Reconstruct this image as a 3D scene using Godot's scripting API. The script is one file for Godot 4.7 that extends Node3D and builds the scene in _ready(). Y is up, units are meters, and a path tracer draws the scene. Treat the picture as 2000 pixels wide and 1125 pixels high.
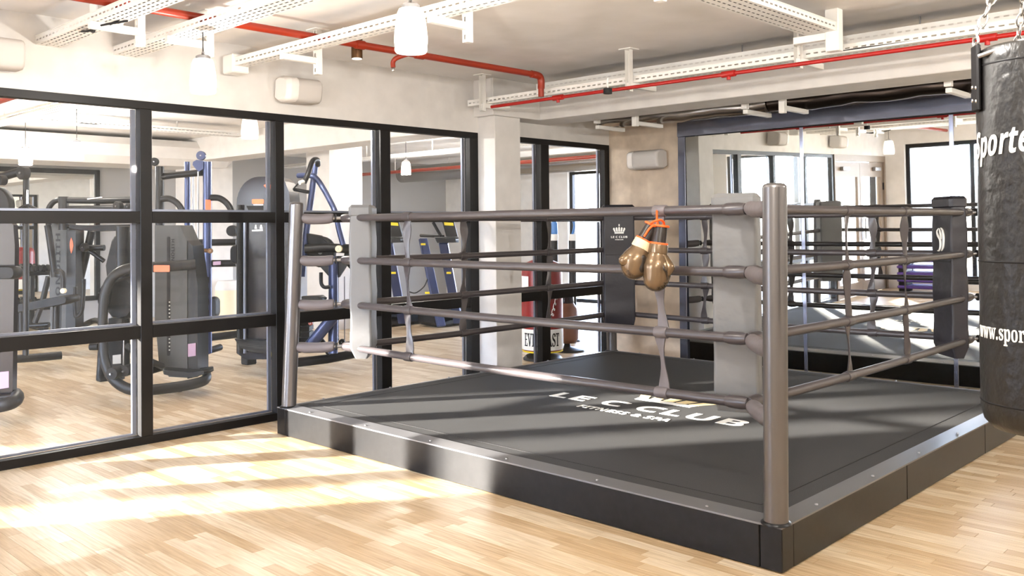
extends Node3D
# Boxing ring beside a glass partition, machines of the gym behind it. World: ring's near outer floor corner at the
# origin, x along the ring's front edge, -z along the glass partition. Metres, y up.

const F := 1774.127          # focal length in pixels of the 2000x1125 frame
const PX := 1000.0
const PY := 421.642
const EYE := Vector3(1.7718, 1.4145, 3.4075)
const GX := -4.15            # face of the glass partition
const HP := 0.188            # ring platform height
const MZ := -4.28            # mirror wall
const CEIL := 2.74
const RI := 0.33             # ropes inset from the ring's edge
const RS := 3.76             # ring side
const ROPE_Y := [1.487, 1.197, 0.893, 0.600]

var cam_basis: Basis
var M := {}
var taken := {}
var rng := RandomNumberGenerator.new()

# ------------------------------------------------------------------ pixel helpers
func ray(x: float, y: float) -> Vector3:
	return cam_basis * Vector3((x - PX) / F, -(y - PY) / F, -1.0)
func at(x: float, y: float, d: float) -> Vector3:
	return EYE + ray(x, y) * d
func on_x(x: float, y: float, v: float) -> Vector3:
	var r := ray(x, y)
	return EYE + r * ((v - EYE.x) / r.x)
func on_y(x: float, y: float, v: float) -> Vector3:
	var r := ray(x, y)
	return EYE + r * ((v - EYE.y) / r.y)
func on_z(x: float, y: float, v: float) -> Vector3:
	var r := ray(x, y)
	return EYE + r * ((v - EYE.z) / r.z)

# ------------------------------------------------------------------ mesh builder
class MB:
	var v := PackedVector3Array()
	var n := PackedVector3Array()
	var c := PackedColorArray()
	var ix := PackedInt32Array()
	var col := Color.WHITE
	func vert(p: Vector3, nn: Vector3) -> int:
		v.append(p); n.append(nn); c.append(col)
		return v.size() - 1
	func tri(a: Vector3, b: Vector3, d: Vector3) -> void: # counter-clockwise from outside
		var nn := (b - a).cross(d - a).normalized()
		var i := vert(a, nn); vert(b, nn); vert(d, nn)
		ix.append_array(PackedInt32Array([i, i + 2, i + 1]))
	func quad(a: Vector3, b: Vector3, d: Vector3, e: Vector3) -> void:
		var nn := (b - a).cross(e - a).normalized()
		var i := vert(a, nn); vert(b, nn); vert(d, nn); vert(e, nn)
		ix.append_array(PackedInt32Array([i, i + 2, i + 1, i, i + 3, i + 2]))
	func poly(pts: Array) -> void: # convex fan
		for k in range(1, pts.size() - 1):
			tri(pts[0], pts[k], pts[k + 1])
	func box(ce: Vector3, s: Vector3, bev := 0.0, b := Basis.IDENTITY) -> MB:
		var h := s * 0.5
		bev = minf(bev, minf(h.x, minf(h.y, h.z)) * 0.9)
		if bev <= 0.0:
			for ax in 3:
				for sg in [-1.0, 1.0]:
					var u := Vector3.ZERO; var w := Vector3.ZERO; var o := Vector3.ZERO
					o[ax] = sg * h[ax]; u[(ax + 1) % 3] = h[(ax + 1) % 3]; w[(ax + 2) % 3] = h[(ax + 2) % 3]
					if sg < 0: var t := u; u = w; w = t
					quad(ce + b * (o - u - w), ce + b * (o + u - w), ce + b * (o + u + w), ce + b * (o - u + w))
			return self
		var g := func(ax: int, sx: float, sy: float, sz: float) -> Vector3:
			var p := Vector3(sx * (h.x - bev), sy * (h.y - bev), sz * (h.z - bev))
			p[ax] += [sx, sy, sz][ax] * bev
			return ce + b * p
		for ax in 3:
			for sg in [-1.0, 1.0]:
				var q := []
				for k in [[-1, -1], [1, -1], [1, 1], [-1, 1]]:
					var s3 := [0.0, 0.0, 0.0]
					s3[ax] = sg; s3[(ax + 1) % 3] = float(k[0]); s3[(ax + 2) % 3] = float(k[1])
					q.append(g.call(ax, s3[0], s3[1], s3[2]))
				if sg < 0: q.reverse()
				quad(q[0], q[1], q[2], q[3])
		for ax in 3: # edges along ax
			var a1 := (ax + 1) % 3; var a2 := (ax + 2) % 3
			for s1 in [-1.0, 1.0]:
				for s2 in [-1.0, 1.0]:
					var lo := [0.0, 0.0, 0.0]; lo[ax] = -1.0; lo[a1] = s1; lo[a2] = s2
					var hi := lo.duplicate(); hi[ax] = 1.0
					var q := [g.call(a1, lo[0], lo[1], lo[2]), g.call(a1, hi[0], hi[1], hi[2]), g.call(a2, hi[0], hi[1], hi[2]), g.call(a2, lo[0], lo[1], lo[2])]
					if s1 * s2 < 0: q.reverse()
					quad(q[0], q[1], q[2], q[3])
		for sx in [-1.0, 1.0]:
			for sy in [-1.0, 1.0]:
				for sz in [-1.0, 1.0]:
					var q := [g.call(0, sx, sy, sz), g.call(1, sx, sy, sz), g.call(2, sx, sy, sz)]
					if sx * sy * sz < 0: q.reverse()
					tri(q[0], q[1], q[2])
		return self
	func bar(a: Vector3, b: Vector3, w: float, h: float, bev := 0.0, up := Vector3.UP) -> MB: # beam from a to b, h along up, w across
		var z := (b - a).normalized()
		if absf(z.dot(up)) > 0.99: up = Vector3.RIGHT
		var x := up.cross(z).normalized()
		var y := z.cross(x)
		return box((a + b) * 0.5, Vector3(w, h, a.distance_to(b)), bev, Basis(x, y, z))
	func grid(rows: Array, closed := true) -> void: # rows of equal length, smooth; turned outward
		var m: int = rows[0].size()
		var base := v.size()
		var cen := Vector3.ZERO
		for r in rows:
			for p in r:
				vert(p, Vector3.ZERO); cen += p
		cen /= float(rows.size() * m)
		var faces := PackedInt32Array()
		var vol := 0.0
		for i in rows.size() - 1:
			for j in (m if closed else m - 1):
				var k := (j + 1) % m
				var a := base + i * m + j; var b := base + i * m + k
				var d := base + (i + 1) * m + k; var e := base + (i + 1) * m + j
				faces.append_array(PackedInt32Array([a, b, d, a, d, e]))
		for f in range(0, faces.size(), 3):
			var a := v[faces[f]] - cen; var b := v[faces[f + 1]] - cen; var d := v[faces[f + 2]] - cen
			vol += a.dot(b.cross(d))
		for f in range(0, faces.size(), 3):
			var i0 := faces[f]; var i1 := faces[f + 1]; var i2 := faces[f + 2]
			var nn := (v[i1] - v[i0]).cross(v[i2] - v[i0])
			if vol < 0: nn = -nn
			n[i0] += nn; n[i1] += nn; n[i2] += nn
			if vol < 0: ix.append_array(PackedInt32Array([i0, i1, i2]))
			else: ix.append_array(PackedInt32Array([i0, i2, i1]))
		for i in range(base, v.size()):
			n[i] = n[i].normalized()
	func cap(r: Array, toward: Vector3) -> void: # flat cap of a ring
		var cen := Vector3.ZERO
		for p in r: cen += p
		cen /= float(r.size())
		for j in r.size():
			var a: Vector3 = r[j]; var b: Vector3 = r[(j + 1) % r.size()]
			if (a - cen).cross(b - cen).dot(toward) < 0: tri(cen, b, a)
			else: tri(cen, a, b)
	func ring(ce: Vector3, x: Vector3, y: Vector3, k := 14) -> Array:
		var o := []
		for j in k:
			var t := TAU * j / k
			o.append(ce + x * cos(t) + y * sin(t))
		return o
	func tube(path: Array, r, k := 12, sq := 1.0) -> MB: # r number or per-point array; sq flattens across
		var rows := []
		var up := Vector3.UP
		var pu := Vector3.ZERO
		for i in path.size():
			var t: Vector3 = (path[mini(i + 1, path.size() - 1)] - path[maxi(i - 1, 0)]).normalized()
			if pu == Vector3.ZERO:
				if absf(t.dot(up)) > 0.95: up = Vector3(1, 0, 0.3).normalized()
				pu = (up - t * up.dot(t)).normalized()
			else:
				pu = (pu - t * pu.dot(t)).normalized()
			var rr: float = r[i] if r is Array else r
			rows.append(ring(path[i], t.cross(pu) * rr * sq, pu * rr, k))
		grid(rows)
		cap(rows[0], path[0] - path[1])
		cap(rows[-1], path[-1] - path[-2])
		return self
	func cyl(a: Vector3, b: Vector3, r0: float, r1 := -1.0, k := 18) -> MB:
		return tube([a, b], [r0, r0 if r1 < 0 else r1], k)
	func lathe(prof: Array, o: Vector3, k := 24, b := Basis.IDENTITY) -> MB: # prof of Vector2(radius, height)
		var rows := []
		for p in prof:
			rows.append(ring(o + b * Vector3(0, p.y, 0), b * Vector3(p.x, 0, 0), b * Vector3(0, 0, p.x), k))
		grid(rows)
		if prof[0].x > 0.0015: cap(rows[0], b * Vector3(0, prof[0].y - prof[-1].y, 0))
		if prof[-1].x > 0.0015: cap(rows[-1], b * Vector3(0, prof[-1].y - prof[0].y, 0))
		return self
	func extrude(pts: Array, off: Vector3) -> MB: # planar polygon pushed along off
		var nrm := Vector3.ZERO
		for j in pts.size():
			nrm += (pts[j] as Vector3).cross(pts[(j + 1) % pts.size()])
		nrm = nrm.normalized()
		var x: Vector3 = (pts[1] - pts[0]).normalized()
		var y := nrm.cross(x)
		var flat := PackedVector2Array()
		for p in pts: flat.append(Vector2(x.dot(p - pts[0]), y.dot(p - pts[0])))
		var t := Geometry2D.triangulate_polygon(flat)
		for f in range(0, t.size(), 3):
			for back in [false, true]:
				var q := [pts[t[f]], pts[t[f + 1]], pts[t[f + 2]]]
				if back:
					for i in 3: q[i] += off
				var out := off if back else -off
				if (q[1] - q[0]).cross(q[2] - q[0]).dot(out) < 0: q.reverse()
				tri(q[0], q[1], q[2])
		var ccw := nrm.dot(off) > 0
		for j in pts.size():
			var a: Vector3 = pts[j]; var b: Vector3 = pts[(j + 1) % pts.size()]
			if ccw: quad(a, b, b + off, a + off)
			else: quad(b, a, a + off, b + off)
		return self
	func sheet(a: Vector3, u: Vector3, w: Vector3) -> MB: # flat parallelogram
		quad(a, a + u, a + u + w, a + w)
		return self
	func slotted(a: Vector3, u: Vector3, w: Vector3, rows: int, pitch := 0.052, slot := 0.03, sh := 0.009) -> MB: # sheet with rows of cut slots along u
		var L := u.length(); var W := w.length()
		var du := u / L; var dw := w / W
		var y := 0.0
		for r in rows:
			var c0 := W * (r + 0.5) / rows
			quad(a + dw * y, a + u + dw * y, a + u + dw * (c0 - sh / 2), a + dw * (c0 - sh / 2))
			y = c0 + sh / 2
			var x := 0.0
			var xs := pitch * (0.3 + 0.5 * (r % 2))
			while xs + slot < L:
				quad(a + du * x + dw * (c0 - sh / 2), a + du * xs + dw * (c0 - sh / 2), a + du * xs + dw * y, a + du * x + dw * y)
				x = xs + slot
				xs += pitch
			quad(a + du * x + dw * (c0 - sh / 2), a + u + dw * (c0 - sh / 2), a + u + dw * y, a + du * x + dw * y)
		quad(a + dw * y, a + u + dw * y, a + u + w, a + w)
		return self
	func mesh(shift := Vector3.ZERO, colored := false) -> ArrayMesh:
		var arr := []
		arr.resize(Mesh.ARRAY_MAX)
		var vv := v
		if shift != Vector3.ZERO:
			vv = PackedVector3Array()
			vv.resize(v.size())
			for i in v.size(): vv[i] = v[i] - shift
		arr[Mesh.ARRAY_VERTEX] = vv
		arr[Mesh.ARRAY_NORMAL] = n
		if colored: arr[Mesh.ARRAY_COLOR] = c
		arr[Mesh.ARRAY_INDEX] = ix
		var m := ArrayMesh.new()
		m.add_surface_from_arrays(Mesh.PRIMITIVE_TRIANGLES, arr)
		return m

# ------------------------------------------------------------------ scene helpers
func numbered(s: String) -> String:
	var k: int = taken.get(s, -1) + 1
	taken[s] = k
	return s if k == 0 else "%s_%03d" % [s, k]
func thing(called: String, label: String, category: String, pos := Vector3.ZERO, group := "") -> Node3D:
	var o := Node3D.new()
	o.name = numbered(called)
	add_child(o)
	o.position = pos
	o.set_meta("label", label)
	o.set_meta("category", category)
	if group != "": o.set_meta("group", group)
	return o
func struct(called: String, label := "") -> Node3D:
	var o := Node3D.new()
	o.name = called
	add_child(o)
	o.set_meta("kind", "structure")
	if label != "": o.set_meta("label", label)
	return o
func origin_of(p: Node3D) -> Vector3:
	var s := Vector3.ZERO
	var q: Node = p
	while q != self:
		s += (q as Node3D).position
		q = q.get_parent()
	return s
func part(parent: Node3D, called: String, mb: MB, m: Material, label := "", colored := false) -> MeshInstance3D: # shape in world metres
	var o := MeshInstance3D.new()
	o.name = called
	parent.add_child(o, true)
	o.mesh = mb.mesh(origin_of(parent), colored)
	o.material_override = m
	if label != "": o.set_meta("label", label)
	return o
func mat(key: String, col: Color, rough := 0.6, metal := 0.0, spec := 0.5) -> StandardMaterial3D:
	var m := StandardMaterial3D.new()
	m.albedo_color = col
	m.roughness = rough
	m.metallic = metal
	m.metallic_specular = spec
	m.cull_mode = BaseMaterial3D.CULL_DISABLED
	M[key] = m
	return m
func noise_tex(sz: int, freq: float, lo: Color, hi: Color, seed_: int, oct := 4, stretch := Vector2.ONE) -> ImageTexture:
	var nz := FastNoiseLite.new()
	nz.seed = seed_
	nz.frequency = freq
	nz.fractal_octaves = oct
	nz.noise_type = FastNoiseLite.TYPE_SIMPLEX_SMOOTH
	var im := Image.create(sz, sz, false, Image.FORMAT_RGB8)
	for y in sz:
		for x in sz:
			# torus-like blend so that repeats do not show an edge
			var fx := float(x) / sz; var fy := float(y) / sz
			var a := nz.get_noise_2d(x * stretch.x, y * stretch.y)
			var b := nz.get_noise_2d((x - sz) * stretch.x, y * stretch.y)
			var d := nz.get_noise_2d(x * stretch.x, (y - sz) * stretch.y)
			var e := nz.get_noise_2d((x - sz) * stretch.x, (y - sz) * stretch.y)
			var t := lerpf(lerpf(a, b, fx), lerpf(d, e, fx), fy)
			im.set_pixel(x, y, lo.lerp(hi, clampf(t * 0.9 + 0.5, 0, 1)))
	return ImageTexture.create_from_image(im)
func tri_tex(m: StandardMaterial3D, t: Texture2D, scale: Vector3) -> void:
	m.albedo_texture = t
	m.uv1_triplanar = true
	m.uv1_world_triplanar = true
	m.uv1_scale = scale

func text_arrays(s: String, font_name: String, bold: bool, italic: bool, depth: float) -> Array: # lettering one unit high, centred
	var f := SystemFont.new()
	f.font_names = PackedStringArray([font_name])
	f.font_weight = 800 if bold else 400
	f.font_italic = italic
	var t := TextMesh.new()
	t.font = f
	t.font_size = 64
	t.pixel_size = 1.0 / 64.0
	t.depth = depth
	t.curve_step = 2.0
	t.text = s
	return t.get_mesh_arrays()
# lettering laid on a surface: place(x 0..1, y 0..1, lift) gives the world point
func letter(parent: Node3D, called: String, s: String, font_name: String, bold: bool, italic: bool, place: Callable, m: Material, lift := 0.002) -> void:
	var arr := text_arrays(s, font_name, bold, italic, 0.2)
	var vs: PackedVector3Array = arr[Mesh.ARRAY_VERTEX]
	if vs.is_empty(): return
	var lo := vs[0]; var hi := vs[0]
	for p in vs: lo = lo.min(p); hi = hi.max(p)
	var mb := MB.new()
	var idx: PackedInt32Array = arr[Mesh.ARRAY_INDEX] if arr[Mesh.ARRAY_INDEX] != null else PackedInt32Array(range(vs.size()))
	var q := PackedVector3Array()
	for p in vs:
		var u := (p - lo) / (hi - lo)
		q.append(place.call(u.x, u.y, lift * u.z))
	for f in range(0, idx.size(), 3):
		mb.tri(q[idx[f]], q[idx[f + 2]], q[idx[f + 1]])
	part(parent, called, mb, m)

# smooth blob of capsules [a, b, ra, rb], meshed as surface nets
func blob(mb: MB, caps: Array, cell: float, k: float) -> void:
	var lo := Vector3(1e9, 1e9, 1e9); var hi := -lo
	for cp in caps:
		var r := maxf(cp[2], cp[3]) + cell * 2.5
		lo = lo.min(cp[0] - Vector3.ONE * r).min(cp[1] - Vector3.ONE * r)
		hi = hi.max(cp[0] + Vector3.ONE * r).max(cp[1] + Vector3.ONE * r)
	var nx := int((hi.x - lo.x) / cell) + 2; var ny := int((hi.y - lo.y) / cell) + 2; var nz := int((hi.z - lo.z) / cell) + 2
	var fld := PackedFloat32Array(); fld.resize(nx * ny * nz)
	var id := func(x: int, y: int, z: int) -> int: return (x * ny + y) * nz + z
	for x in nx:
		for y in ny:
			for z in nz:
				var p := lo + Vector3(x, y, z) * cell
				var d := 1e9
				for cp in caps:
					var ab: Vector3 = cp[1] - cp[0]
					var t := clampf((p - cp[0]).dot(ab) / maxf(ab.length_squared(), 1e-9), 0, 1)
					var e: float = p.distance_to(cp[0] + ab * t) - lerpf(cp[2], cp[3], t)
					var h := clampf(0.5 + 0.5 * (d - e) / k, 0, 1)
					d = lerpf(d, e, h) - k * h * (1 - h)
				fld[(x * ny + y) * nz + z] = d
	var cellv := {}
	for x in nx - 1:
		for y in ny - 1:
			for z in nz - 1:
				var s := Vector3.ZERO; var cnt := 0
				var base := (x * ny + y) * nz + z
				var f0 := fld[base]
				var mixed := false
				for o in [1, nz, nz + 1, ny * nz, ny * nz + 1, ny * nz + nz, ny * nz + nz + 1]:
					if (fld[base + o] < 0) != (f0 < 0): mixed = true; break
				if not mixed: continue
				for e in [[0, 0, 0, 0], [0, 0, 1, 0], [0, 1, 0, 0], [0, 1, 1, 0], [0, 0, 0, 1], [0, 0, 1, 1], [1, 0, 0, 1], [1, 0, 1, 1], [0, 0, 0, 2], [0, 1, 0, 2], [1, 0, 0, 2], [1, 1, 0, 2]]:
					var a := Vector3i(e[0], e[1], e[2]); var b := a
					b[e[3]] += 1
					var fa := fld[id.call(x + a.x, y + a.y, z + a.z)]; var fb := fld[id.call(x + b.x, y + b.y, z + b.z)]
					if (fa < 0) != (fb < 0):
						s += Vector3(a).lerp(Vector3(b), fa / (fa - fb)); cnt += 1
				if cnt == 0: continue
				cellv[Vector3i(x, y, z)] = mb.vert(lo + (Vector3(x, y, z) + s / cnt) * cell, Vector3.ZERO)
	for ck in cellv:
		var x: int = ck.x; var y: int = ck.y; var z: int = ck.z
		for ax in 3:
			var st := Vector3i.ZERO; st[ax] = 1
			var fa: float = fld[id.call(x, y, z)]; var fb: float = fld[id.call(x + st.x, y + st.y, z + st.z)]
			if (fa < 0) == (fb < 0): continue
			var u := Vector3i.ZERO; var w := Vector3i.ZERO
			u[(ax + 1) % 3] = 1; w[(ax + 2) % 3] = 1
			if not (cellv.has(ck - u) and cellv.has(ck - w) and cellv.has(ck - u - w)): continue
			var q := [cellv[ck], cellv[ck - u], cellv[ck - u - w], cellv[ck - w]]
			if fa > 0: q.reverse()
			var nn := (mb.v[q[1]] - mb.v[q[0]]).cross(mb.v[q[3]] - mb.v[q[0]])
			for i in q: mb.n[i] += nn
			mb.ix.append_array(PackedInt32Array([q[0], q[2], q[1], q[0], q[3], q[2]]))
	for i in cellv.values(): mb.n[i] = mb.n[i].normalized()

func curve(pts: Array, steps := 6) -> Array: # Catmull-Rom through points
	var o := []
	for i in pts.size() - 1:
		var a: Vector3 = pts[maxi(i - 1, 0)]; var b: Vector3 = pts[i]; var c: Vector3 = pts[i + 1]; var d: Vector3 = pts[mini(i + 2, pts.size() - 1)]
		for s in steps:
			o.append(b.cubic_interpolate(c, a, d, float(s) / steps))
	o.append(pts[-1])
	return o

func _ready() -> void:
	rng.seed = 7
	# ---------------- camera
	cam_basis = Basis(Vector3.UP, 0.7643) * Basis(Vector3.RIGHT, 0.0122) * Basis(Vector3.BACK, -0.0092)
	var cam := Camera3D.new()
	cam.name = "camera"
	add_child(cam)
	cam.transform = Transform3D(cam_basis, EYE)
	cam.set_frustum(0.05 * 1125.0 / F, Vector2(0, -(562.5 - PY) / F * 0.05), 0.05, 200.0)
	cam.current = true
	# ---------------- sky, sun, exposure
	var env := Environment.new()
	env.background_mode = Environment.BG_SKY
	var sky := Sky.new()
	var sm := ProceduralSkyMaterial.new()
	sm.sky_top_color = Color(0.62, 0.76, 0.98)
	sm.sky_horizon_color = Color(0.93, 0.96, 1.0)
	sm.ground_horizon_color = Color(0.86, 0.86, 0.85)
	sm.ground_bottom_color = Color(0.62, 0.60, 0.57)
	sm.sky_energy_multiplier = 3.9
	sm.ground_energy_multiplier = 2.9
	sm.sun_angle_max = 2.0
	sky.sky_material = sm
	env.sky = sky
	env.tonemap_mode = Environment.TONE_MAPPER_LINEAR
	env.tonemap_exposure = 1.62
	env.sdfgi_enabled = true
	env.ssao_enabled = true
	env.ssil_enabled = true
	var we := WorldEnvironment.new()
	we.name = "environment"
	we.environment = env
	add_child(we)
	var sun := DirectionalLight3D.new()
	sun.name = "sun"
	add_child(sun)
	var el := deg_to_rad(10.0)
	sun.look_at_from_position(Vector3.ZERO, Vector3(0.559 * cos(el), -sin(el), -0.829 * cos(el)))
	sun.light_color = Color(1.0, 0.97, 0.925)
	sun.light_energy = 12.5
	sun.light_angular_distance = 1.2
	sun.shadow_enabled = true

	materials()
	shell()
	glazing()
	mirrors()
	ring()
	ceiling_services()
	speakers()
	gloves()
	hanging_bag()
	gym()

func materials() -> void:
	mat("white", Color(0.87, 0.855, 0.838), 0.75)
	mat("ceiling", Color(0.95, 0.93, 0.915), 0.8)
	tri_tex(M.white, noise_tex(256, 0.03, Color(0.94, 0.94, 0.94), Color(1, 1, 1), 3), Vector3(0.6, 0.6, 0.6))
	tri_tex(M.ceiling, noise_tex(256, 0.02, Color(0.93, 0.93, 0.92), Color(1, 1, 1), 4), Vector3(0.35, 0.35, 0.35))
	mat("plaster", Color(0.86, 0.80, 0.73), 0.7)
	tri_tex(M.plaster, noise_tex(512, 0.012, Color(0.80, 0.78, 0.76), Color(1.0, 0.99, 0.97), 5, 6), Vector3(0.5, 0.5, 0.5))
	mat("grey_wall", Color(0.62, 0.61, 0.60), 0.8)
	mat("frame", Color(0.055, 0.048, 0.047), 0.42, 0.0, 0.38)
	mat("lit_aluminium", Color(0.50, 0.52, 0.58), 0.3, 0.7)  # pale blue carries the daylight on the metal in its colour
	mat("glass", Color(0.95, 0.98, 0.97, 0.02), 0.02, 0.0, 0.32)
	M.glass.transparency = BaseMaterial3D.TRANSPARENCY_ALPHA
	mat("mirror", Color(0.93, 0.94, 0.93), 0.012, 1.0)
	mat("blue_steel", Color(0.60, 0.62, 0.70), 0.14, 0.85)
	mat("door_brown", Color(0.52, 0.46, 0.40), 0.5, 0.2)
	mat("canvas", Color(0.20, 0.20, 0.203), 0.82)
	tri_tex(M.canvas, noise_tex(512, 0.15, Color(0.80, 0.80, 0.80), Color(1, 1, 1), 6, 3), Vector3(1.6, 1.6, 1.6))
	mat("ring_panel", Color(0.13, 0.13, 0.135), 0.3, 0.55)
	tri_tex(M.ring_panel, noise_tex(256, 0.05, Color(0.85, 0.85, 0.85), Color(1, 1, 1), 8), Vector3(1.2, 1.2, 1.2))
	mat("ring_trim", Color(0.48, 0.48, 0.49), 0.34, 0.6)
	mat("post", Color(0.42, 0.41, 0.41), 0.28, 0.7)
	mat("rope", Color(0.26, 0.24, 0.245), 0.3)
	mat("sleeve", Color(0.38, 0.355, 0.36), 0.5)
	mat("pad_grey", Color(0.42, 0.42, 0.42), 0.5)
	mat("pad_dark", Color(0.13, 0.125, 0.15), 0.48)
	for k in ["pad_grey", "pad_dark", "sleeve"]:
		M[k].heightmap_enabled = true
		M[k].heightmap_scale = 0.5
		M[k].heightmap_texture = noise_tex(128, 0.03, Color.BLACK, Color.WHITE, 11)
		M[k].uv1_triplanar = true
		M[k].uv1_world_triplanar = true
		M[k].uv1_scale = Vector3(2, 2, 2)
	mat("chrome", Color(0.8, 0.8, 0.8), 0.18, 1.0)
	mat("steel", Color(0.62, 0.62, 0.63), 0.3, 0.9)
	mat("print_white", Color(0.95, 0.95, 0.93), 0.55)
	mat("print_gold", Color(0.95, 0.86, 0.66), 0.55)
	mat("tray", Color(0.92, 0.91, 0.89), 0.5)
	mat("cable", Color(0.05, 0.05, 0.055), 0.6)
	mat("red_pipe", Color(0.58, 0.17, 0.07), 0.42)
	mat("bright_red_pipe", Color(0.66, 0.08, 0.05), 0.42)
	mat("bronze", Color(0.36, 0.25, 0.14), 0.35, 0.6)
	mat("foil", Color(0.62, 0.60, 0.58), 0.22, 1.0)
	mat("foil_dark_reflection", Color(0.20, 0.17, 0.15), 0.28, 0.9)  # reflection of dark surroundings put into the foil colour
	mat("speaker", Color(0.90, 0.88, 0.86), 0.45)
	mat("grille", Color(0.78, 0.76, 0.74), 0.8)
	mat("leather", Color(0.085, 0.08, 0.078), 0.36)
	M.leather.heightmap_enabled = true
	M.leather.heightmap_scale = 0.35
	M.leather.heightmap_texture = noise_tex(256, 0.035, Color.BLACK, Color.WHITE, 12, 5)
	M.leather.uv1_triplanar = true
	M.leather.uv1_world_triplanar = true
	M.leather.uv1_scale = Vector3(3, 2, 3)
	mat("glove", Color(0.46, 0.38, 0.29), 0.24, 0.6)
	mat("glove_dark", Color(0.12, 0.09, 0.07), 0.35)
	mat("orange", Color(0.95, 0.36, 0.10), 0.5)
	mat("glove_pale", Color(0.86, 0.76, 0.62), 0.4)
	mat("machine", Color(0.05, 0.045, 0.055), 0.42, 0.0, 0.38)
	mat("machine_grey", Color(0.125, 0.125, 0.13), 0.45, 0.0, 0.4)
	mat("column_grey", Color(0.27, 0.27, 0.265), 0.5, 0.0, 0.4)
	mat("machine_blue", Color(0.22, 0.26, 0.40), 0.3, 0.35)
	mat("pad_black", Color(0.05, 0.045, 0.055), 0.5, 0.0, 0.35)
	mat("shroud", Color(0.075, 0.055, 0.085), 0.16, 0.0, 0.4)
	mat("rubber", Color(0.06, 0.055, 0.06), 0.7)
	mat("badge", Color(0.93, 0.42, 0.26), 0.5)
	mat("pink_label", Color(0.66, 0.54, 0.62), 0.6)
	mat("paper", Color(0.76, 0.75, 0.72), 0.6)
	mat("yellow", Color(0.93, 0.84, 0.12), 0.5)
	mat("red_vinyl", Color(0.52, 0.05, 0.06), 0.35)
	mat("brown_leather", Color(0.42, 0.24, 0.14), 0.45)
	mat("blue_plastic", Color(0.30, 0.52, 0.78), 0.4)
	mat("purple", Color(0.30, 0.20, 0.50), 0.6)
	mat("cream", Color(0.90, 0.84, 0.72), 0.6)
	mat("screen", Color(0.04, 0.04, 0.05), 0.1)
	mat("outside", Color(0.70, 0.69, 0.66), 0.9)
	var sh := mat("shade", Color(0.97, 0.96, 0.93), 0.35)
	sh.emission_enabled = true
	sh.emission = Color(1.0, 0.95, 0.87)
	sh.emission_energy_multiplier = 0.9
	var bu := mat("bulb", Color(1, 0.97, 0.9), 0.4)
	bu.emission_enabled = true
	bu.emission = Color(1.0, 0.9, 0.74)
	bu.emission_energy_multiplier = 6.0
	mat("shade_rim", Color(0.98, 0.97, 0.95, 0.35), 0.1)
	M.shade_rim.transparency = BaseMaterial3D.TRANSPARENCY_ALPHA
	# oak strips: the same grain under five tones
	var grain := noise_tex(512, 0.02, Color(0.80, 0.76, 0.70), Color(1, 1, 1), 21, 5, Vector2(0.35, 3.2))
	var tones := [Color(0.825, 0.745, 0.625), Color(0.87, 0.805, 0.70), Color(0.77, 0.675, 0.54), Color(0.89, 0.83, 0.735), Color(0.80, 0.71, 0.58)]
	for i in 5:
		mat("oak%d" % i, tones[i], 0.36)
		tri_tex(M["oak%d" % i], grain, Vector3(0.9, 0.9, 1.7))
	mat("oak_all", Color.WHITE, 0.36)
	tri_tex(M.oak_all, grain, Vector3(0.9, 0.9, 1.7))
	M.oak_all.vertex_color_use_as_albedo = true
	M.tones = tones

# ------------------------------------------------------------------ shell
func slab(parent: Node3D, called: String, a: Vector3, b: Vector3, m: Material, bev := 0.0) -> MeshInstance3D:
	return part(parent, called, MB.new().box((a + b) * 0.5, (b - a).abs(), bev), m)

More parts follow.
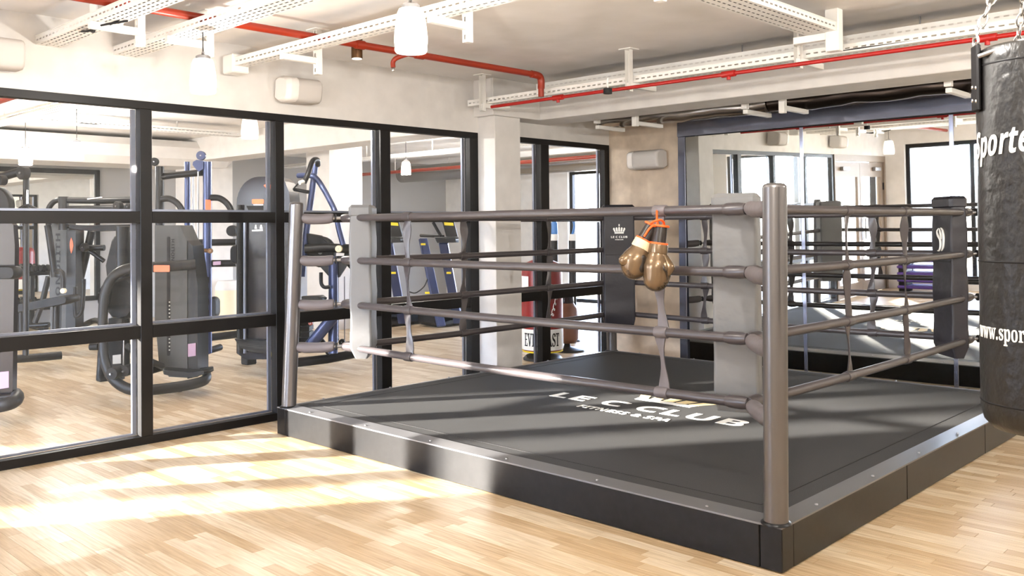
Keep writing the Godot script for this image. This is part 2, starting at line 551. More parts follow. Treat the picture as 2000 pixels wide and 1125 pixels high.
func shell() -> void:
	var fl := struct("floor", "light oak strip laminate floor running through both rooms")
	slab(fl, "subfloor", Vector3(-12.8, -0.2, -9.7), Vector3(4.2, -0.012, 8.2), M.grey_wall)
	# strips: width 65 mm, staggered; the 300 that show largest are parts, the rest joined
	var W := 0.066
	var near := []
	var rest := MB.new()
	var z := -9.5
	var row := 0
	while z < 8.0:
		var x := -12.65 - rng.randf() * 0.5
		while x < 4.0:
			var L: float = [0.28, 0.38, 0.48, 0.60][rng.randi() % 4]
			var tone := rng.randi() % 5
			var mid := Vector3(x + L / 2, 0, z + W / 2)
			var under_ring := mid.x > -3.4 and mid.x < -0.36 and mid.z > -3.68 and mid.z < -0.08
			var outside := (mid.z > 3.95 and mid.x > GX) or (mid.z < -4.4 and mid.x > GX)
			if not under_ring and not outside:
				var q := cam_basis.inverse() * (mid - EYE)
				var d := -q.z
				var sx := PX + F * q.x / maxf(d, 0.1); var sy := PY - F * q.y / maxf(d, 0.1)
				if d > 0.5 and sx > -60 and sx < 2060 and sy < 1190 and mid.x > GX and mid.z > -0.2:
					near.append([d, mid, L, tone])
				else:
					rest_strip(rest, mid, L, W, tone)
			x += L
		z += W
		row += 1
	near.sort_custom(func(a, b): return a[0] < b[0])
	var variants := {}
	for i in near.size():
		var e: Array = near[i]
		if i < 300:
			var key := int(e[2] * 100)
			if not variants.has(key):
				variants[key] = MB.new().box(Vector3(0, -0.006, 0), Vector3(e[2] - 0.0008, 0.012, W - 0.0008), 0.0006).mesh()
			var o := MeshInstance3D.new()
			o.name = "plank"
			fl.add_child(o, true)
			o.mesh = variants[key]
			o.position = e[1]
			o.material_override = M["oak%d" % e[3]]
		else:
			rest_strip(rest, e[1], e[2], W, e[3])
	part(fl, "planks_beyond", rest, M.oak_all, "", true).set_meta("kind", "stuff")

	var ce := struct("ceiling", "cream painted concrete ceiling")
	slab(ce, "slab", Vector3(-12.8, CEIL, -9.7), Vector3(4.2, CEIL + 0.2, 8.2), M.ceiling)
	var bm := struct("trim_1", "white painted ceiling beam crossing both rooms")
	slab(bm, "beam", Vector3(-12.65, 2.41, -3.32), Vector3(4.05, CEIL, -2.9), M.white, 0.006)
	# wall over the partition, the pillar in it, solid ends
	var wl := struct("wall_left", "cream wall over the glass partition")
	slab(wl, "header", Vector3(GX - 0.14, 2.272, -4.28), Vector3(GX, CEIL, 3.95), M.white)
	slab(wl, "end_panel", Vector3(GX - 0.14, 0, 3.90), Vector3(GX, 2.272, 3.95), M.white)
	slab(wl, "pier_beyond", Vector3(GX - 0.14, 0, 3.95), Vector3(GX, CEIL, 8.1), M.white)
	slab(wl, "pier_behind_mirror", Vector3(GX - 0.14, 0, -9.6), Vector3(GX, CEIL, -4.28), M.white)
	var pl := struct("trim_2", "white square pillar between the two glazed partitions")
	slab(pl, "shaft", Vector3(GX - 0.2, 0, -2.66), Vector3(-3.93, 2.41, -2.33), M.white, 0.004)
	slab(pl, "head", Vector3(GX - 0.2, 2.41, -2.899), Vector3(-3.9, CEIL, -2.28), M.white, 0.004)
	# mirror wall
	var wb := struct("wall_back", "mottled beige plaster wall beside the mirrors")
	slab(wb, "plaster", Vector3(GX, 0, -4.6), Vector3(-3.27, CEIL, -4.27), M.plaster)
	slab(wb, "behind_mirrors", Vector3(-3.27, 0, -4.6), Vector3(4.2, CEIL, -4.42), M.grey_wall)
	# wall with windows behind the camera
	var ws := struct("wall_front", "white wall with wide windows facing the mirrors")
	slab(ws, "sill_wall", Vector3(GX, 0, 3.95), Vector3(4.2, 0.10, 4.2), M.white)
	slab(ws, "lintel", Vector3(GX, 2.46, 3.95), Vector3(4.2, CEIL, 4.2), M.white)
	slab(ws, "pier", Vector3(-4.15, 0.10, 3.95), Vector3(-3.83, 2.46, 4.2), M.white)
	slab(ws, "pier", Vector3(-1.75, 0.10, 3.95), Vector3(4.2, 2.46, 4.2), M.white)
	var n := 3
	for a in [[-3.83, -1.75]]:
		var w := struct("window_%d" % n, "wide black framed window in the outer wall")
		n += 1
		window_bay(w, Vector3(a[0], 0.10, 4.06), Vector3(a[1], 2.46, 4.06), 2, false)
	var wr := struct("wall_right", "white side wall of the boxing room")
	slab(wr, "wall", Vector3(4.0, 0, -4.6), Vector3(4.2, CEIL, 4.2), M.white)
	# outer walls of the gym
	var ww := struct("wall_west", "grey far wall of the gym with framed mirror")
	slab(ww, "wall", Vector3(-12.85, 0, -9.7), Vector3(-12.65, CEIL, 8.2), M.grey_wall)
	var wn := struct("wall_north", "white end wall of the gym")
	slab(wn, "wall", Vector3(-12.85, 0, -9.8), Vector3(-9.25, CEIL, -9.6), M.white)
	slab(wn, "lintel", Vector3(-9.25, 2.45, -9.8), Vector3(GX, CEIL, -9.6), M.white)
	slab(wn, "pier", Vector3(-5.0, 0, -9.8), Vector3(GX, 2.45, -9.6), M.white)
	for k in 2:
		var w := struct("window_%d" % n, "tall black framed window in the end wall of the gym")
		n += 1
		window_bay(w, Vector3(-9.25 + k * 2.125, 0.0, -9.7), Vector3(-9.25 + (k + 1) * 2.125, 2.45, -9.7), 1, false)
	var wg := struct("wall_south", "partly glazed outer wall of the gym")
	slab(wg, "wall", Vector3(-12.85, 0, 8.0), Vector3(-9.4, CEIL, 8.2), M.grey_wall)
	slab(wg, "lintel", Vector3(-9.4, 2.64, 8.0), Vector3(GX, CEIL, 8.2), M.white)
	for k in 3:
		var w := struct("window_%d" % n, "tall black framed window in the outer wall of the gym")
		n += 1
		window_bay(w, Vector3(-9.4 + k * 1.75, 0.0, 8.1), Vector3(-9.4 + (k + 1) * 1.75, 2.64, 8.1), 1, false)

func rest_strip(mb: MB, mid: Vector3, L: float, W: float, tone: int) -> void:
	var t: Color = M.tones[tone]
	mb.col = t.srgb_to_linear()
	var g := 0.0004
	var b := 0.0012
	var a := Vector3(mid.x - L / 2 + g, 0, mid.z - W / 2 + g); var d := Vector3(mid.x + L / 2 - g, 0, mid.z + W / 2 - g)
	var dn := Vector3(0, -0.004, 0)
	var p := [Vector3(a.x + b, 0, d.z - b), Vector3(d.x - b, 0, d.z - b), Vector3(d.x - b, 0, a.z + b), Vector3(a.x + b, 0, a.z + b)]
	var q := [Vector3(a.x, 0, d.z) + dn, Vector3(d.x, 0, d.z) + dn, Vector3(d.x, 0, a.z) + dn, Vector3(a.x, 0, a.z) + dn]
	mb.quad(p[0], p[1], p[2], p[3])
	for i in 4:
		mb.quad(q[i], q[(i + 1) % 4], p[(i + 1) % 4], p[i])

# one framed bay in a wall across z; panes of clear glass
func window_bay(w: Node3D, a: Vector3, b: Vector3, divisions: int, rail: bool) -> void:
	var t := 0.07
	slab(w, "bottom_rail", Vector3(a.x, a.y, a.z - 0.04), Vector3(b.x, a.y + t, a.z + 0.04), M.frame)
	slab(w, "top_rail", Vector3(a.x, b.y - t, a.z - 0.04), Vector3(b.x, b.y, a.z + 0.04), M.frame)
	for k in divisions + 1:
		var x := lerpf(a.x + t / 2, b.x - t / 2, float(k) / divisions)
		slab(w, "mullion", Vector3(x - t / 2, a.y + t, a.z - 0.04), Vector3(x + t / 2, b.y - t, a.z + 0.04), M.frame)
		if k < divisions:
			var x2 := lerpf(a.x + t / 2, b.x - t / 2, float(k + 1) / divisions)
			part(w, "glass_pane", MB.new().sheet(Vector3(x + t / 2, a.y + t, a.z), Vector3(x2 - x - t, 0, 0), Vector3(0, b.y - a.y - 2 * t, 0)), M.glass)

# ------------------------------------------------------------------ glass partitions and door
func partition(w: Node3D, zs: Array, z_end_open := false) -> void: # zs: [low edge, high edge] of each mullion, from far to near
	var X0 := GX - 0.07
	var z0: float = zs[0][0]; var z1: float = zs[-1][1]
	for r in [[0.0, 0.055, "bottom_rail"], [2.22, 2.272, "top_rail"]]:
		slab(w, r[2], Vector3(X0, r[0], z0), Vector3(GX + 0.004, r[1], z1), M.frame, 0.002)
	for i in zs.size():
		slab(w, "mullion", Vector3(X0, 0.055, zs[i][0]), Vector3(GX + 0.004, 2.22, zs[i][1]), M.frame, 0.002)
		if i == zs.size() - 1: break
		var a: float = zs[i][1]; var b: float = zs[i + 1][0]
		for r in [[0.70, 0.785], [1.463, 1.54]]:
			slab(w, "mid_rail", Vector3(X0, r[0], a), Vector3(GX + 0.002, r[1], b), M.frame, 0.002)
		for r in [[0.055, 0.70], [0.785, 1.463], [1.54, 2.22]]:
			part(w, "glass_pane", MB.new().sheet(Vector3(GX - 0.026, r[0], b), Vector3(0, 0, a - b), Vector3(0, r[1] - r[0], 0)), M.glass)
			# aluminium reveals, gym side; daylight on the mullion sides put into their pale colour
			slab(w, "lit_reveal", Vector3(X0 - 0.02, r[0] + 0.001, a), Vector3(X0, r[1] - 0.001, a + 0.028), M.lit_aluminium)
			slab(w, "lit_reveal", Vector3(X0 - 0.02, r[0] + 0.001, b - 0.028), Vector3(X0, r[1] - 0.001, b), M.lit_aluminium)
			slab(w, "lit_reveal", Vector3(X0 - 0.02, r[0] + 0.001, a + 0.028), Vector3(X0, r[0] + 0.016, b - 0.028), M.lit_aluminium)

func glazing() -> void:
	var w1 := struct("window_1", "black framed glass partition between ring and gym")
	partition(w1, [[-2.33, -2.225], [-1.32, -1.217], [-0.312, -0.238], [0.697, 0.777], [1.66, 1.74]])
	var w2 := struct("window_2", "narrow black framed glazing behind the pillar")
	partition(w2, [[-4.265, -4.185], [-3.30, -3.18], [-2.74, -2.66]])
	# double door at the end of the partition, seen in the mirror
	var d := struct("door_1", "brown framed glazed double door")
	var z0 := 1.74; var z1 := 3.90
	slab(d, "jamb", Vector3(GX - 0.1, 0, z0), Vector3(GX + 0.02, 2.272, z0 + 0.06), M.door_brown)
	slab(d, "jamb", Vector3(GX - 0.1, 0, z1 - 0.06), Vector3(GX + 0.02, 2.272, z1), M.door_brown)
	slab(d, "head", Vector3(GX - 0.1, 2.17, z0 + 0.06), Vector3(GX + 0.02, 2.272, z1 - 0.06), M.door_brown)
	var zm := (z0 + z1) / 2
	for s in [-1.0, 1.0]:
		var leaf := Node3D.new()
		leaf.name = "door_leaf"
		d.add_child(leaf, true)
		var a: float = minf(zm + s * 0.005, zm + s * (zm - z0 - 0.063)); var b: float = maxf(zm + s * 0.005, zm + s * (zm - z0 - 0.063))
		var X := Vector2(GX - 0.06, GX - 0.01)
		slab(leaf, "stile", Vector3(X.x, 0.01, a), Vector3(X.y, 2.16, a + 0.10), M.door_brown)
		slab(leaf, "stile", Vector3(X.x, 0.01, b - 0.10), Vector3(X.y, 2.16, b), M.door_brown)
		slab(leaf, "rail", Vector3(X.x, 0.01, a + 0.10), Vector3(X.y, 0.22, b - 0.10), M.door_brown)
		slab(leaf, "rail", Vector3(X.x, 1.92, a + 0.10), Vector3(X.y, 2.16, b - 0.10), M.door_brown)
		part(leaf, "glass_pane", MB.new().sheet(Vector3(GX - 0.036, 0.22, b - 0.10), Vector3(0, 0, a - b + 0.20), Vector3(0, 1.70, 0)), M.glass)
		slab(leaf, "door_closer", Vector3(GX - 0.01, 2.02, zm + s * 0.55), Vector3(GX + 0.05, 2.08, zm + s * 0.80), M.steel, 0.006)
		slab(leaf, "hinge", Vector3(GX - 0.01, 1.7, (b if s > 0 else a) - 0.02), Vector3(GX + 0.01, 1.82, (b if s > 0 else a) + 0.02), M.rubber)
		slab(leaf, "handle", Vector3(GX + 0.02, 0.9, zm + s * 0.07), Vector3(GX + 0.045, 1.25, zm + s * 0.07 + 0.02), M.steel, 0.004)

# ------------------------------------------------------------------ mirrors
func mirrors() -> void:
	var b := Basis(Vector3.UP, deg_to_rad(0.9)) * Basis(Vector3.RIGHT, deg_to_rad(1.05))
	var lead := ["wall mirror panel next to the beige plaster wall", "second wall mirror panel from the beige plaster wall", "third wall mirror panel from the beige plaster wall", "fourth wall mirror panel from the beige plaster wall", "fifth wall mirror panel from the beige plaster wall", "last wall mirror panel by the side wall"]
	var edges := [-3.18, -1.968, -0.707, 0.55, 1.81, 3.07, 3.98]
	for i in 6:
		var x0: float = edges[i]; var x1: float = edges[i + 1]
		var c := Vector3((x0 + x1) / 2, 0.02, 0)
		c.z = -4.272 - 0.0157 * (c.x + 2.2)
		var o := thing("wall_mirror", "tall frameless " + lead[i], "mirror", c, "mirror panels along the wall")
		part(o, "mirror_glass", MB.new().box(c + b * Vector3(0, 1.13, -0.004), Vector3(x1 - x0 - 0.03, 2.262, 0.008), 0.0, b), M.mirror)
		part(o, "joint_strip", MB.new().box(c + b * Vector3((x1 - x0) / 2, 1.13, -0.003), Vector3(0.034, 2.262, 0.012), 0.002, b), M.blue_steel)
	var h := struct("trim_3", "glossy blue steel panel above the mirrors")
	slab(h, "panel", Vector3(-3.27, 2.29, -4.42), Vector3(4.0, 2.435, -4.225), M.blue_steel, 0.004)
	slab(h, "jamb", Vector3(-3.27, 0, -4.42), Vector3(-3.185, 2.29, -4.235), M.blue_steel, 0.004)

# ------------------------------------------------------------------ boxing ring
func ring() -> void:
	var r := thing("boxing_ring", "low black boxing ring with four ropes, corner pads and lettered canvas", "boxing ring", Vector3(-RS / 2, 0, -RS / 2))
	# corner boxes and side panels, a hair apart
	for cx in [0.0, -RS]:
		for cz in [0.0, -RS]:
			var a := Vector3(cx, 0.004, cz)
			var b := Vector3(cx + (-0.1 if cx == 0.0 else 0.1), HP - 0.002, cz + (-0.1 if cz == 0.0 else 0.1))
			part(r, "corner_box", MB.new().box((a + b) / 2, (a - b).abs(), 0.004), M.ring_panel)
	var gap := 0.003
	for s in [0, 1]:
		var z := 0.0 if s == 0 else -RS
		var o := -0.006 if s == 0 else 0.006
		for x in [[-RS + 0.1 + gap, -0.1 - gap]]:
			part(r, "side_panel", MB.new().box(Vector3((x[0] + x[1]) / 2, HP / 2, z + o), Vector3(x[1] - x[0], HP - 0.006, 0.008), 0.003), M.ring_panel)
		var xx := 0.0 if s == 0 else -RS
		for q in [[-1.34 + gap, -0.1 - gap], [-2.6 + gap, -1.34 - gap], [-RS + 0.1 + gap, -2.6 - gap]]:
			part(r, "side_panel", MB.new().box(Vector3(xx + o, HP / 2, (q[0] + q[1]) / 2), Vector3(0.008, HP - 0.006, q[1] - q[0]), 0.003), M.ring_panel)
	part(r, "frame_core", MB.new().box(Vector3(-RS / 2, HP / 2 - 0.01, -RS / 2), Vector3(RS - 0.03, HP - 0.03, RS - 0.03)), M.rubber)
	# metal edge trims with bolts, then the canvas
	var i := 0.085
	var lo := HP; var hi := HP + 0.014
	var co := [Vector3(-RS, lo, 0), Vector3(0, lo, 0), Vector3(0, lo, -RS), Vector3(-RS, lo, -RS)]
	var ci := [Vector3(-RS + i, hi, -i), Vector3(-i, hi, -i), Vector3(-i, hi, -RS + i), Vector3(-RS + i, hi, -RS + i)]
	for k in 4:
		var a: Vector3 = co[k]; var b: Vector3 = co[(k + 1) % 4]; var c: Vector3 = ci[(k + 1) % 4]; var d: Vector3 = ci[k]
		var mb := MB.new()
		mb.quad(a, b, c, d)
		mb.quad(a - Vector3(0, 0.008, 0), b - Vector3(0, 0.008, 0), b, a)
		var inn := ((d - a) + (c - b)).normalized() * 0.012
		inn.y = 0
		mb.quad(d, c, c + inn - Vector3(0, 0.01, 0), d + inn - Vector3(0, 0.01, 0))
		var tr := part(r, "edge_trim", mb, M.ring_trim)
		for q in 6:
			var p := a.lerp(b, (q + 0.6) / 6.2) + inn * 2.2 + Vector3(0, 0.006, 0)
			part(tr, "bolt", MB.new().lathe([Vector2(0.008, 0), Vector2(0.008, 0.004), Vector2(0.004, 0.006), Vector2(0.001, 0.0062)], p, 8), M.steel)
	var cv := part(r, "canvas", MB.new().box(Vector3(-RS / 2, HP + 0.0, -RS / 2), Vector3(RS - 2 * i - 0.004, 0.016, RS - 2 * i - 0.004), 0.004), M.canvas, "dark grey canvas floor with white club lettering")
	var top := HP + 0.008
	# seam welt round the canvas
	for k in 4:
		var e := 0.2
		var pts := [Vector3(-RS + e, top, -e), Vector3(-e, top, -e), Vector3(-e, top, -RS + e), Vector3(-RS + e, top, -RS + e)]
		part(cv, "seam", MB.new().bar(pts[k], pts[(k + 1) % 4], 0.006, 0.003), M.rubber)
	# lettering: baseline along x, read from the front edge
	var la := on_y(1068, 774, top); var lb := on_y(1447, 832, top)
	var zl := (la.z + lb.z) / 2
	var xa := la.x; var xb := lb.x
	letter(cv, "lettering", "LE C CLUB", "Droid Sans", true, false, func(u, v, w): return Vector3(lerpf(xa, xb, u), top + w, zl - v * 0.168), M.print_white)
	var sa := on_y(1125, 794, top); var sb := on_y(1303, 824, top)
	letter(cv, "lettering", "FITNESS & SPA", "Droid Sans", true, false, func(u, v, w): return Vector3(lerpf(sa.x, sb.x, u), top + w, (sa.z + sb.z) / 2 - v * 0.075), M.print_white)
	var cc := Vector3((xa + xb) / 2, top, zl - 0.30)
	crown(cv, func(u, v, w): return cc + Vector3(u * 0.30, w, -v * 0.44), M.print_white, M.print_gold, 0.002)
	# posts
	var posts := [[Vector3(-0.045, HP, -0.037), Vector3(-0.03, 1.585, -0.032), "thick dark metal corner post beside the punching bag"], [Vector3(-3.69, HP, -0.05), Vector3(-3.63, 1.60, -0.085), "leaning dark metal corner post"], [Vector3(-3.715, HP, -3.715), Vector3(-3.70, 1.60, -3.70), ""], [Vector3(-0.045, HP, -3.715), Vector3(-0.06, 1.60, -3.70), ""]]
	var corner := [Vector3(-RI, 0, -RI), Vector3(-RS + RI, 0, -RI), Vector3(-RS + RI, 0, -RS + RI), Vector3(-RI, 0, -RS + RI)]
	for k in 4:
		var a: Vector3 = posts[k][0]; var b: Vector3 = posts[k][1]
		var dir := (b - a).normalized()
		var R := 0.05
		var path := [a, b - dir * 0.02, b - dir * 0.010, b - dir * 0.003, b]
		var po := part(r, "post", MB.new().tube(path, [R, R, R * 0.95, R * 0.8, R * 0.5], 28), M.post)
		part(po, "post_collar", MB.new().lathe([Vector2(R + 0.012, 0), Vector2(R + 0.012, 0.006), Vector2(R + 0.002, 0.012)], a, 24), M.ring_panel)
		for lv in 4:
			var c: Vector3 = corner[k] + Vector3(0, ROPE_Y[lv], 0)
			var h: Vector3 = a + dir * ((ROPE_Y[lv] - HP) / dir.y)
			var s := (c - h).normalized()
			var L := h.distance_to(c)
			var p0 := h + s * (R * 0.6); var p1 := h + s * (L - 0.07)
			var wob := Vector3(0, -0.006, 0)
			var cover := part(r, "turnbuckle_cover", MB.new().tube(curve([p0, p0.lerp(p1, 0.12), p0.lerp(p1, 0.3) + wob, p0.lerp(p1, 0.7) + wob, p0.lerp(p1, 0.93), p1], 4), [0.026, 0.028, 0.030, 0.033, 0.034, 0.035, 0.036, 0.037, 0.037, 0.037, 0.036, 0.036, 0.036, 0.036, 0.036, 0.035, 0.034, 0.033, 0.032, 0.030, 0.026], 14), M.sleeve)
			part(cover, "buckle", MB.new().tube([p1 - s * 0.01, c - s * 0.005], 0.012, 8), M.steel)
			part(cover, "buckle_ring", MB.new().tube([p1 + s * 0.01, p1 + s * 0.022], 0.026, 12), M.rubber)
	# ropes, spacer straps
	var run := [[0, 1], [1, 2], [2, 3], [3, 0]]
	var strap_px := [[1291, 797], [905, 1072], [1376, 1703], [1768, 1655]]
	for k in 4:
		var A: Vector3 = corner[run[k][0]]; var B: Vector3 = corner[run[k][1]]
		var dir := (B - A).normalized()
		var ropem: Material = M.rope
		var sag := [0.0, -0.006, -0.006, -0.012]
		for lv in 4:
			var y: float = ROPE_Y[lv]
			var path := []
			for t in 13:
				var f := t / 12.0
				path.append(A.lerp(B, f) + Vector3(0, y + sag[lv] * 4 * f * (1 - f), 0))
			var rp := part(r, "rope", MB.new().tube(path, 0.0235, 14), ropem)
			for e in [0.0, 1.0]:
				var q := A.lerp(B, e) + Vector3(0, y, 0)
				var d2 := dir * (1 if e == 0.0 else -1)
				part(rp, "rope_end", MB.new().tube([q, q + d2 * 0.03, q + d2 * 0.09, q + d2 * 0.11], [0.027, 0.031, 0.031, 0.026], 14), ropem)
		for s in 2:
			var px: float = strap_px[k][s]
			var w: Vector3
			match k:
				0: w = on_z(px, 500, A.z)
				1: w = on_x(px, 500, A.x)
				2: w = on_z(px, 500, A.z)
				3: w = on_x(px, 500, A.x)
			var f := (w - A).dot(dir) / A.distance_to(B)
			var st := MB.new()
			var pale: Material = M.sleeve if k == 0 and s == 0 else ropem
			var side := dir.cross(Vector3.UP)
			for lv in 3:
				var ya: float = ROPE_Y[lv] + sag[lv] * 4 * f * (1 - f); var yb: float = ROPE_Y[lv + 1] + sag[lv + 1] * 4 * f * (1 - f)
				var rows := []
				for t in 9:
					var g := t / 8.0
					var tw := sin(g * PI) * (0.5 if (lv + s) % 2 == 0 else -0.35)
					var wd := 0.024 * (1.0 + 0.35 * sin(g * TAU + lv))
					var p := A.lerp(B, f) + Vector3(0, lerpf(ya - 0.02, yb + 0.02, g), 0) + dir * 0.012 * sin(g * PI + lv)
					var ux := (dir * cos(tw) + side * sin(tw)) * wd; var uy := (side * cos(tw) - dir * sin(tw)) * 0.004
					rows.append([p - ux - uy, p + ux - uy, p + ux + uy, p - ux + uy])
				st.grid(rows)
			var so := part(r, "spacer_strap", st, pale)
			for lv in 4:
				var q := A.lerp(B, f) + Vector3(0, ROPE_Y[lv] + sag[lv] * 4 * f * (1 - f), 0)
				part(so, "loop", MB.new().tube([q - dir * 0.036, q - dir * 0.032, q + dir * 0.032, q + dir * 0.036], [0.026, 0.0295, 0.0295, 0.026], 14), pale)
	# corner pads: upright cushions laced inside the corners
	pad(r, at(1440, 600, 4.32), 0.215, 0.10, deg_to_rad(43.8 - 27), 0.53, 1.555, M.pad_grey, M.pad_dark, 0)
	pad(r, Vector3(-3.335, 0, -0.425), 0.29, 0.15, deg_to_rad(135), 0.53, 1.565, M.pad_grey, M.pad_dark, 0)
	pad(r, Vector3(-3.33, 0, -3.33), 0.29, 0.12, deg_to_rad(45), 0.48, 1.60, M.pad_dark, M.pad_dark, 1)
	pad(r, Vector3(-0.43, 0, -3.33), 0.28, 0.12, deg_to_rad(-45), 0.48, 1.59, M.pad_dark, M.pad_dark, 2)

# a soft upright cushion: faces +z turned by yaw; logo 1 = crown and name, 2 = monogram
func pad(r: Node3D, c: Vector3, w: float, t: float, yaw: float, y0: float, y1: float, m: Material, cover: Material, logo: int) -> void:
	var b := Basis(Vector3.UP, yaw)
	var rows := []
	var corner := 0.018
	for k in 15:
		var f := k / 14.0
		var e := 1.0 - 0.30 * pow(absf(2 * f - 1), 14.0)
		if k == 0 or k == 14: e = 0.55
		var y := lerpf(y0, y1, f)
		var bulge := 0.004 * sin(f * 19.0)
		var row := []
		for q in [[1, 1], [-1, 1], [-1, -1], [1, -1]]:
			for s in 4:
				var an: float = (s / 3.0) * PI / 2 + [0.0, PI / 2, PI, PI * 1.5][[[1, 1], [-1, 1], [-1, -1], [1, -1]].find(q)]
				var p := Vector3(q[0] * (w / 2 * lerpf(1, e, 0.25) - corner) + cos(an) * corner, 0, q[1] * (t / 2 * e - corner * e) + sin(an) * corner * e + bulge * q[1])
				row.append(Vector3(c.x, y, c.z) + b * p)
		rows.append(row)
	var mb := MB.new()
	mb.grid(rows)
	mb.cap(rows[0], Vector3.DOWN); mb.cap(rows[-1], Vector3.UP)
	var o := part(r, "corner_pad", mb, m)
	var tp := MB.new().box(Vector3(c.x, y1 - 0.035, c.z), Vector3(w + 0.006, 0.09, t + 0.008), 0.02, b)
	part(o, "top_flap", tp, m)
	var n := b * Vector3(0, 0, 1); var ux := b * Vector3(1, 0, 0)
	if logo > 0:
		part(o, "seam", MB.new().box(Vector3(c.x, y0 + (y1 - y0) * 0.60, c.z) + n * (t / 2), Vector3(w - 0.03, 0.004, 0.004), 0.0, b), M.rubber)
	if logo == 1:
		var z := Vector3(c.x, 0, c.z) + n * (t / 2 + 0.004)
		crown(o, func(u, v, l): return z + ux * (u * 0.055) + Vector3(0, 1.345 + v * 0.09, 0) + n * l, M.print_white, M.print_white, 0.003)
		letter(o, "lettering", "LE C CLUB", "Droid Sans", true, false, func(u, v, l): return z + ux * (u - 0.5) * 0.15 + Vector3(0, 1.305 + v * 0.018, 0) + n * l, M.print_white, 0.003)
		letter(o, "lettering", "FITNESS & SPA", "Droid Sans", true, false, func(u, v, l): return z + ux * (u - 0.5) * 0.075 + Vector3(0, 1.285 + v * 0.009, 0) + n * l, M.print_white, 0.003)
	if logo == 2:
		var z := Vector3(c.x, 0, c.z) + n * (t / 2 + 0.004)
		for s in [[[-0.5, 0.9], [-0.9, 0.65], [-0.6, 0.3], [0.0, 0.0], [0.1, -0.5], [-0.3, -0.9], [-0.9, -0.95]], [[0.15, 0.95], [0.75, 0.7], [1.0, 0.1], [0.8, -0.6], [0.25, -0.95]], [[-0.25, 0.9], [0.2, 0.45], [0.25, 0.0]]]:
			var path := []
			for q in s: path.append(z + ux * q[0] * 0.05 + Vector3(0, 1.30 + q[1] * 0.085, 0))
			var cp := curve(path, 5)
			var rad := []
			for k in cp.size(): rad.append(0.003 + 0.008 * sin(PI * k / (cp.size() - 1.0)))
			part(o, "monogram", MB.new().tube(cp, rad, 8, 1.0), M.print_white)
		part(o, "printed_line", MB.new().box(z + Vector3(0, 1.19, 0), Vector3(0.09, 0.009, 0.004), 0.0, b), M.print_white) # the small line there cannot be read

# crown mark of five lobes, band and cross; place(u -1..1, v 0..1, lift)
func crown(parent: Node3D, place: Callable, m: Material, m2: Material, lift: float) -> void:
	var flat := func(pts: Array, mm: Material, called: String):
		var mb := MB.new()
		var q := PackedVector2Array()
		for p in pts: q.append(Vector2(p[0], p[1]))
		var t := Geometry2D.triangulate_polygon(q)
		for f in range(0, t.size(), 3):
			var a = place.call(q[t[f]].x, q[t[f]].y, lift); var b = place.call(q[t[f + 1]].x, q[t[f + 1]].y, lift); var c = place.call(q[t[f + 2]].x, q[t[f + 2]].y, lift)
			mb.tri(a, b, c)
		for j in q.size():
			var k := (j + 1) % q.size()
			mb.quad(place.call(q[j].x, q[j].y, 0.0), place.call(q[k].x, q[k].y, 0.0), place.call(q[k].x, q[k].y, lift), place.call(q[j].x, q[j].y, lift))
		part(parent, called, mb, mm)
	flat.call([[-0.75, 0.0], [0.75, 0.0], [0.8, 0.14], [-0.8, 0.14]], m, "crown_band")
	for k in 5:
		var x0 := -0.84 + k * 0.34
		var mid: float = x0 + 0.16
		var lean := (mid) * 0.28
		var pts := []
		for s in 9:
			var an := PI * s / 8.0
			pts.append([mid + lean + cos(an) * 0.15, 0.52 + sin(an) * 0.16 - absf(mid) * 0.12])
		pts.append([mid - 0.13, 0.18]); pts.append([mid + 0.13, 0.18])
		flat.call(pts, m2, "crown_lobe")
	flat.call([[-0.09, 0.74], [0.09, 0.74], [0.09, 0.96], [-0.09, 0.96]], m, "crown_cross")

# ------------------------------------------------------------------ ceiling services
# perforated tray along an axis; y = underside
func tray(label: String, a: Vector3, axis: int, length: float, width: float, side: float, bottom_rows: int) -> Node3D:
	var t := thing("cable_tray", label, "cable tray", a, "perforated white cable trays")
	var u := Vector3.ZERO; u[axis] = length
	var w := Vector3.ZERO; w[2 - axis] = width
	var mb := MB.new()
	mb.slotted(a, u, w, bottom_rows)
	mb.slotted(a, u, Vector3(0, side, 0), 1)
	mb.slotted(a + w, u, Vector3(0, side, 0), 1)
	for e in [a + Vector3(0, side, 0), a + w + Vector3(0, side, 0)]:
		var ee: Vector3 = e
		mb.bar(ee, ee + u, 0.008, 0.005)
	part(t, "tray_body", mb, M.tray)
	var n := int(width / 0.03)
	for k in n:
		var p := a + w * ((k + 0.5) / n) + Vector3(0, 0.014, 0)
		var path := []
		for s in 10:
			path.append(p + u * (0.02 + 0.96 * s / 9.0) + w.normalized() * 0.006 * sin(s * 1.7 + k))
		part(t, "cable", MB.new().tube(path, 0.0095 + 0.002 * (k % 2), 7), M.cable)
	return t
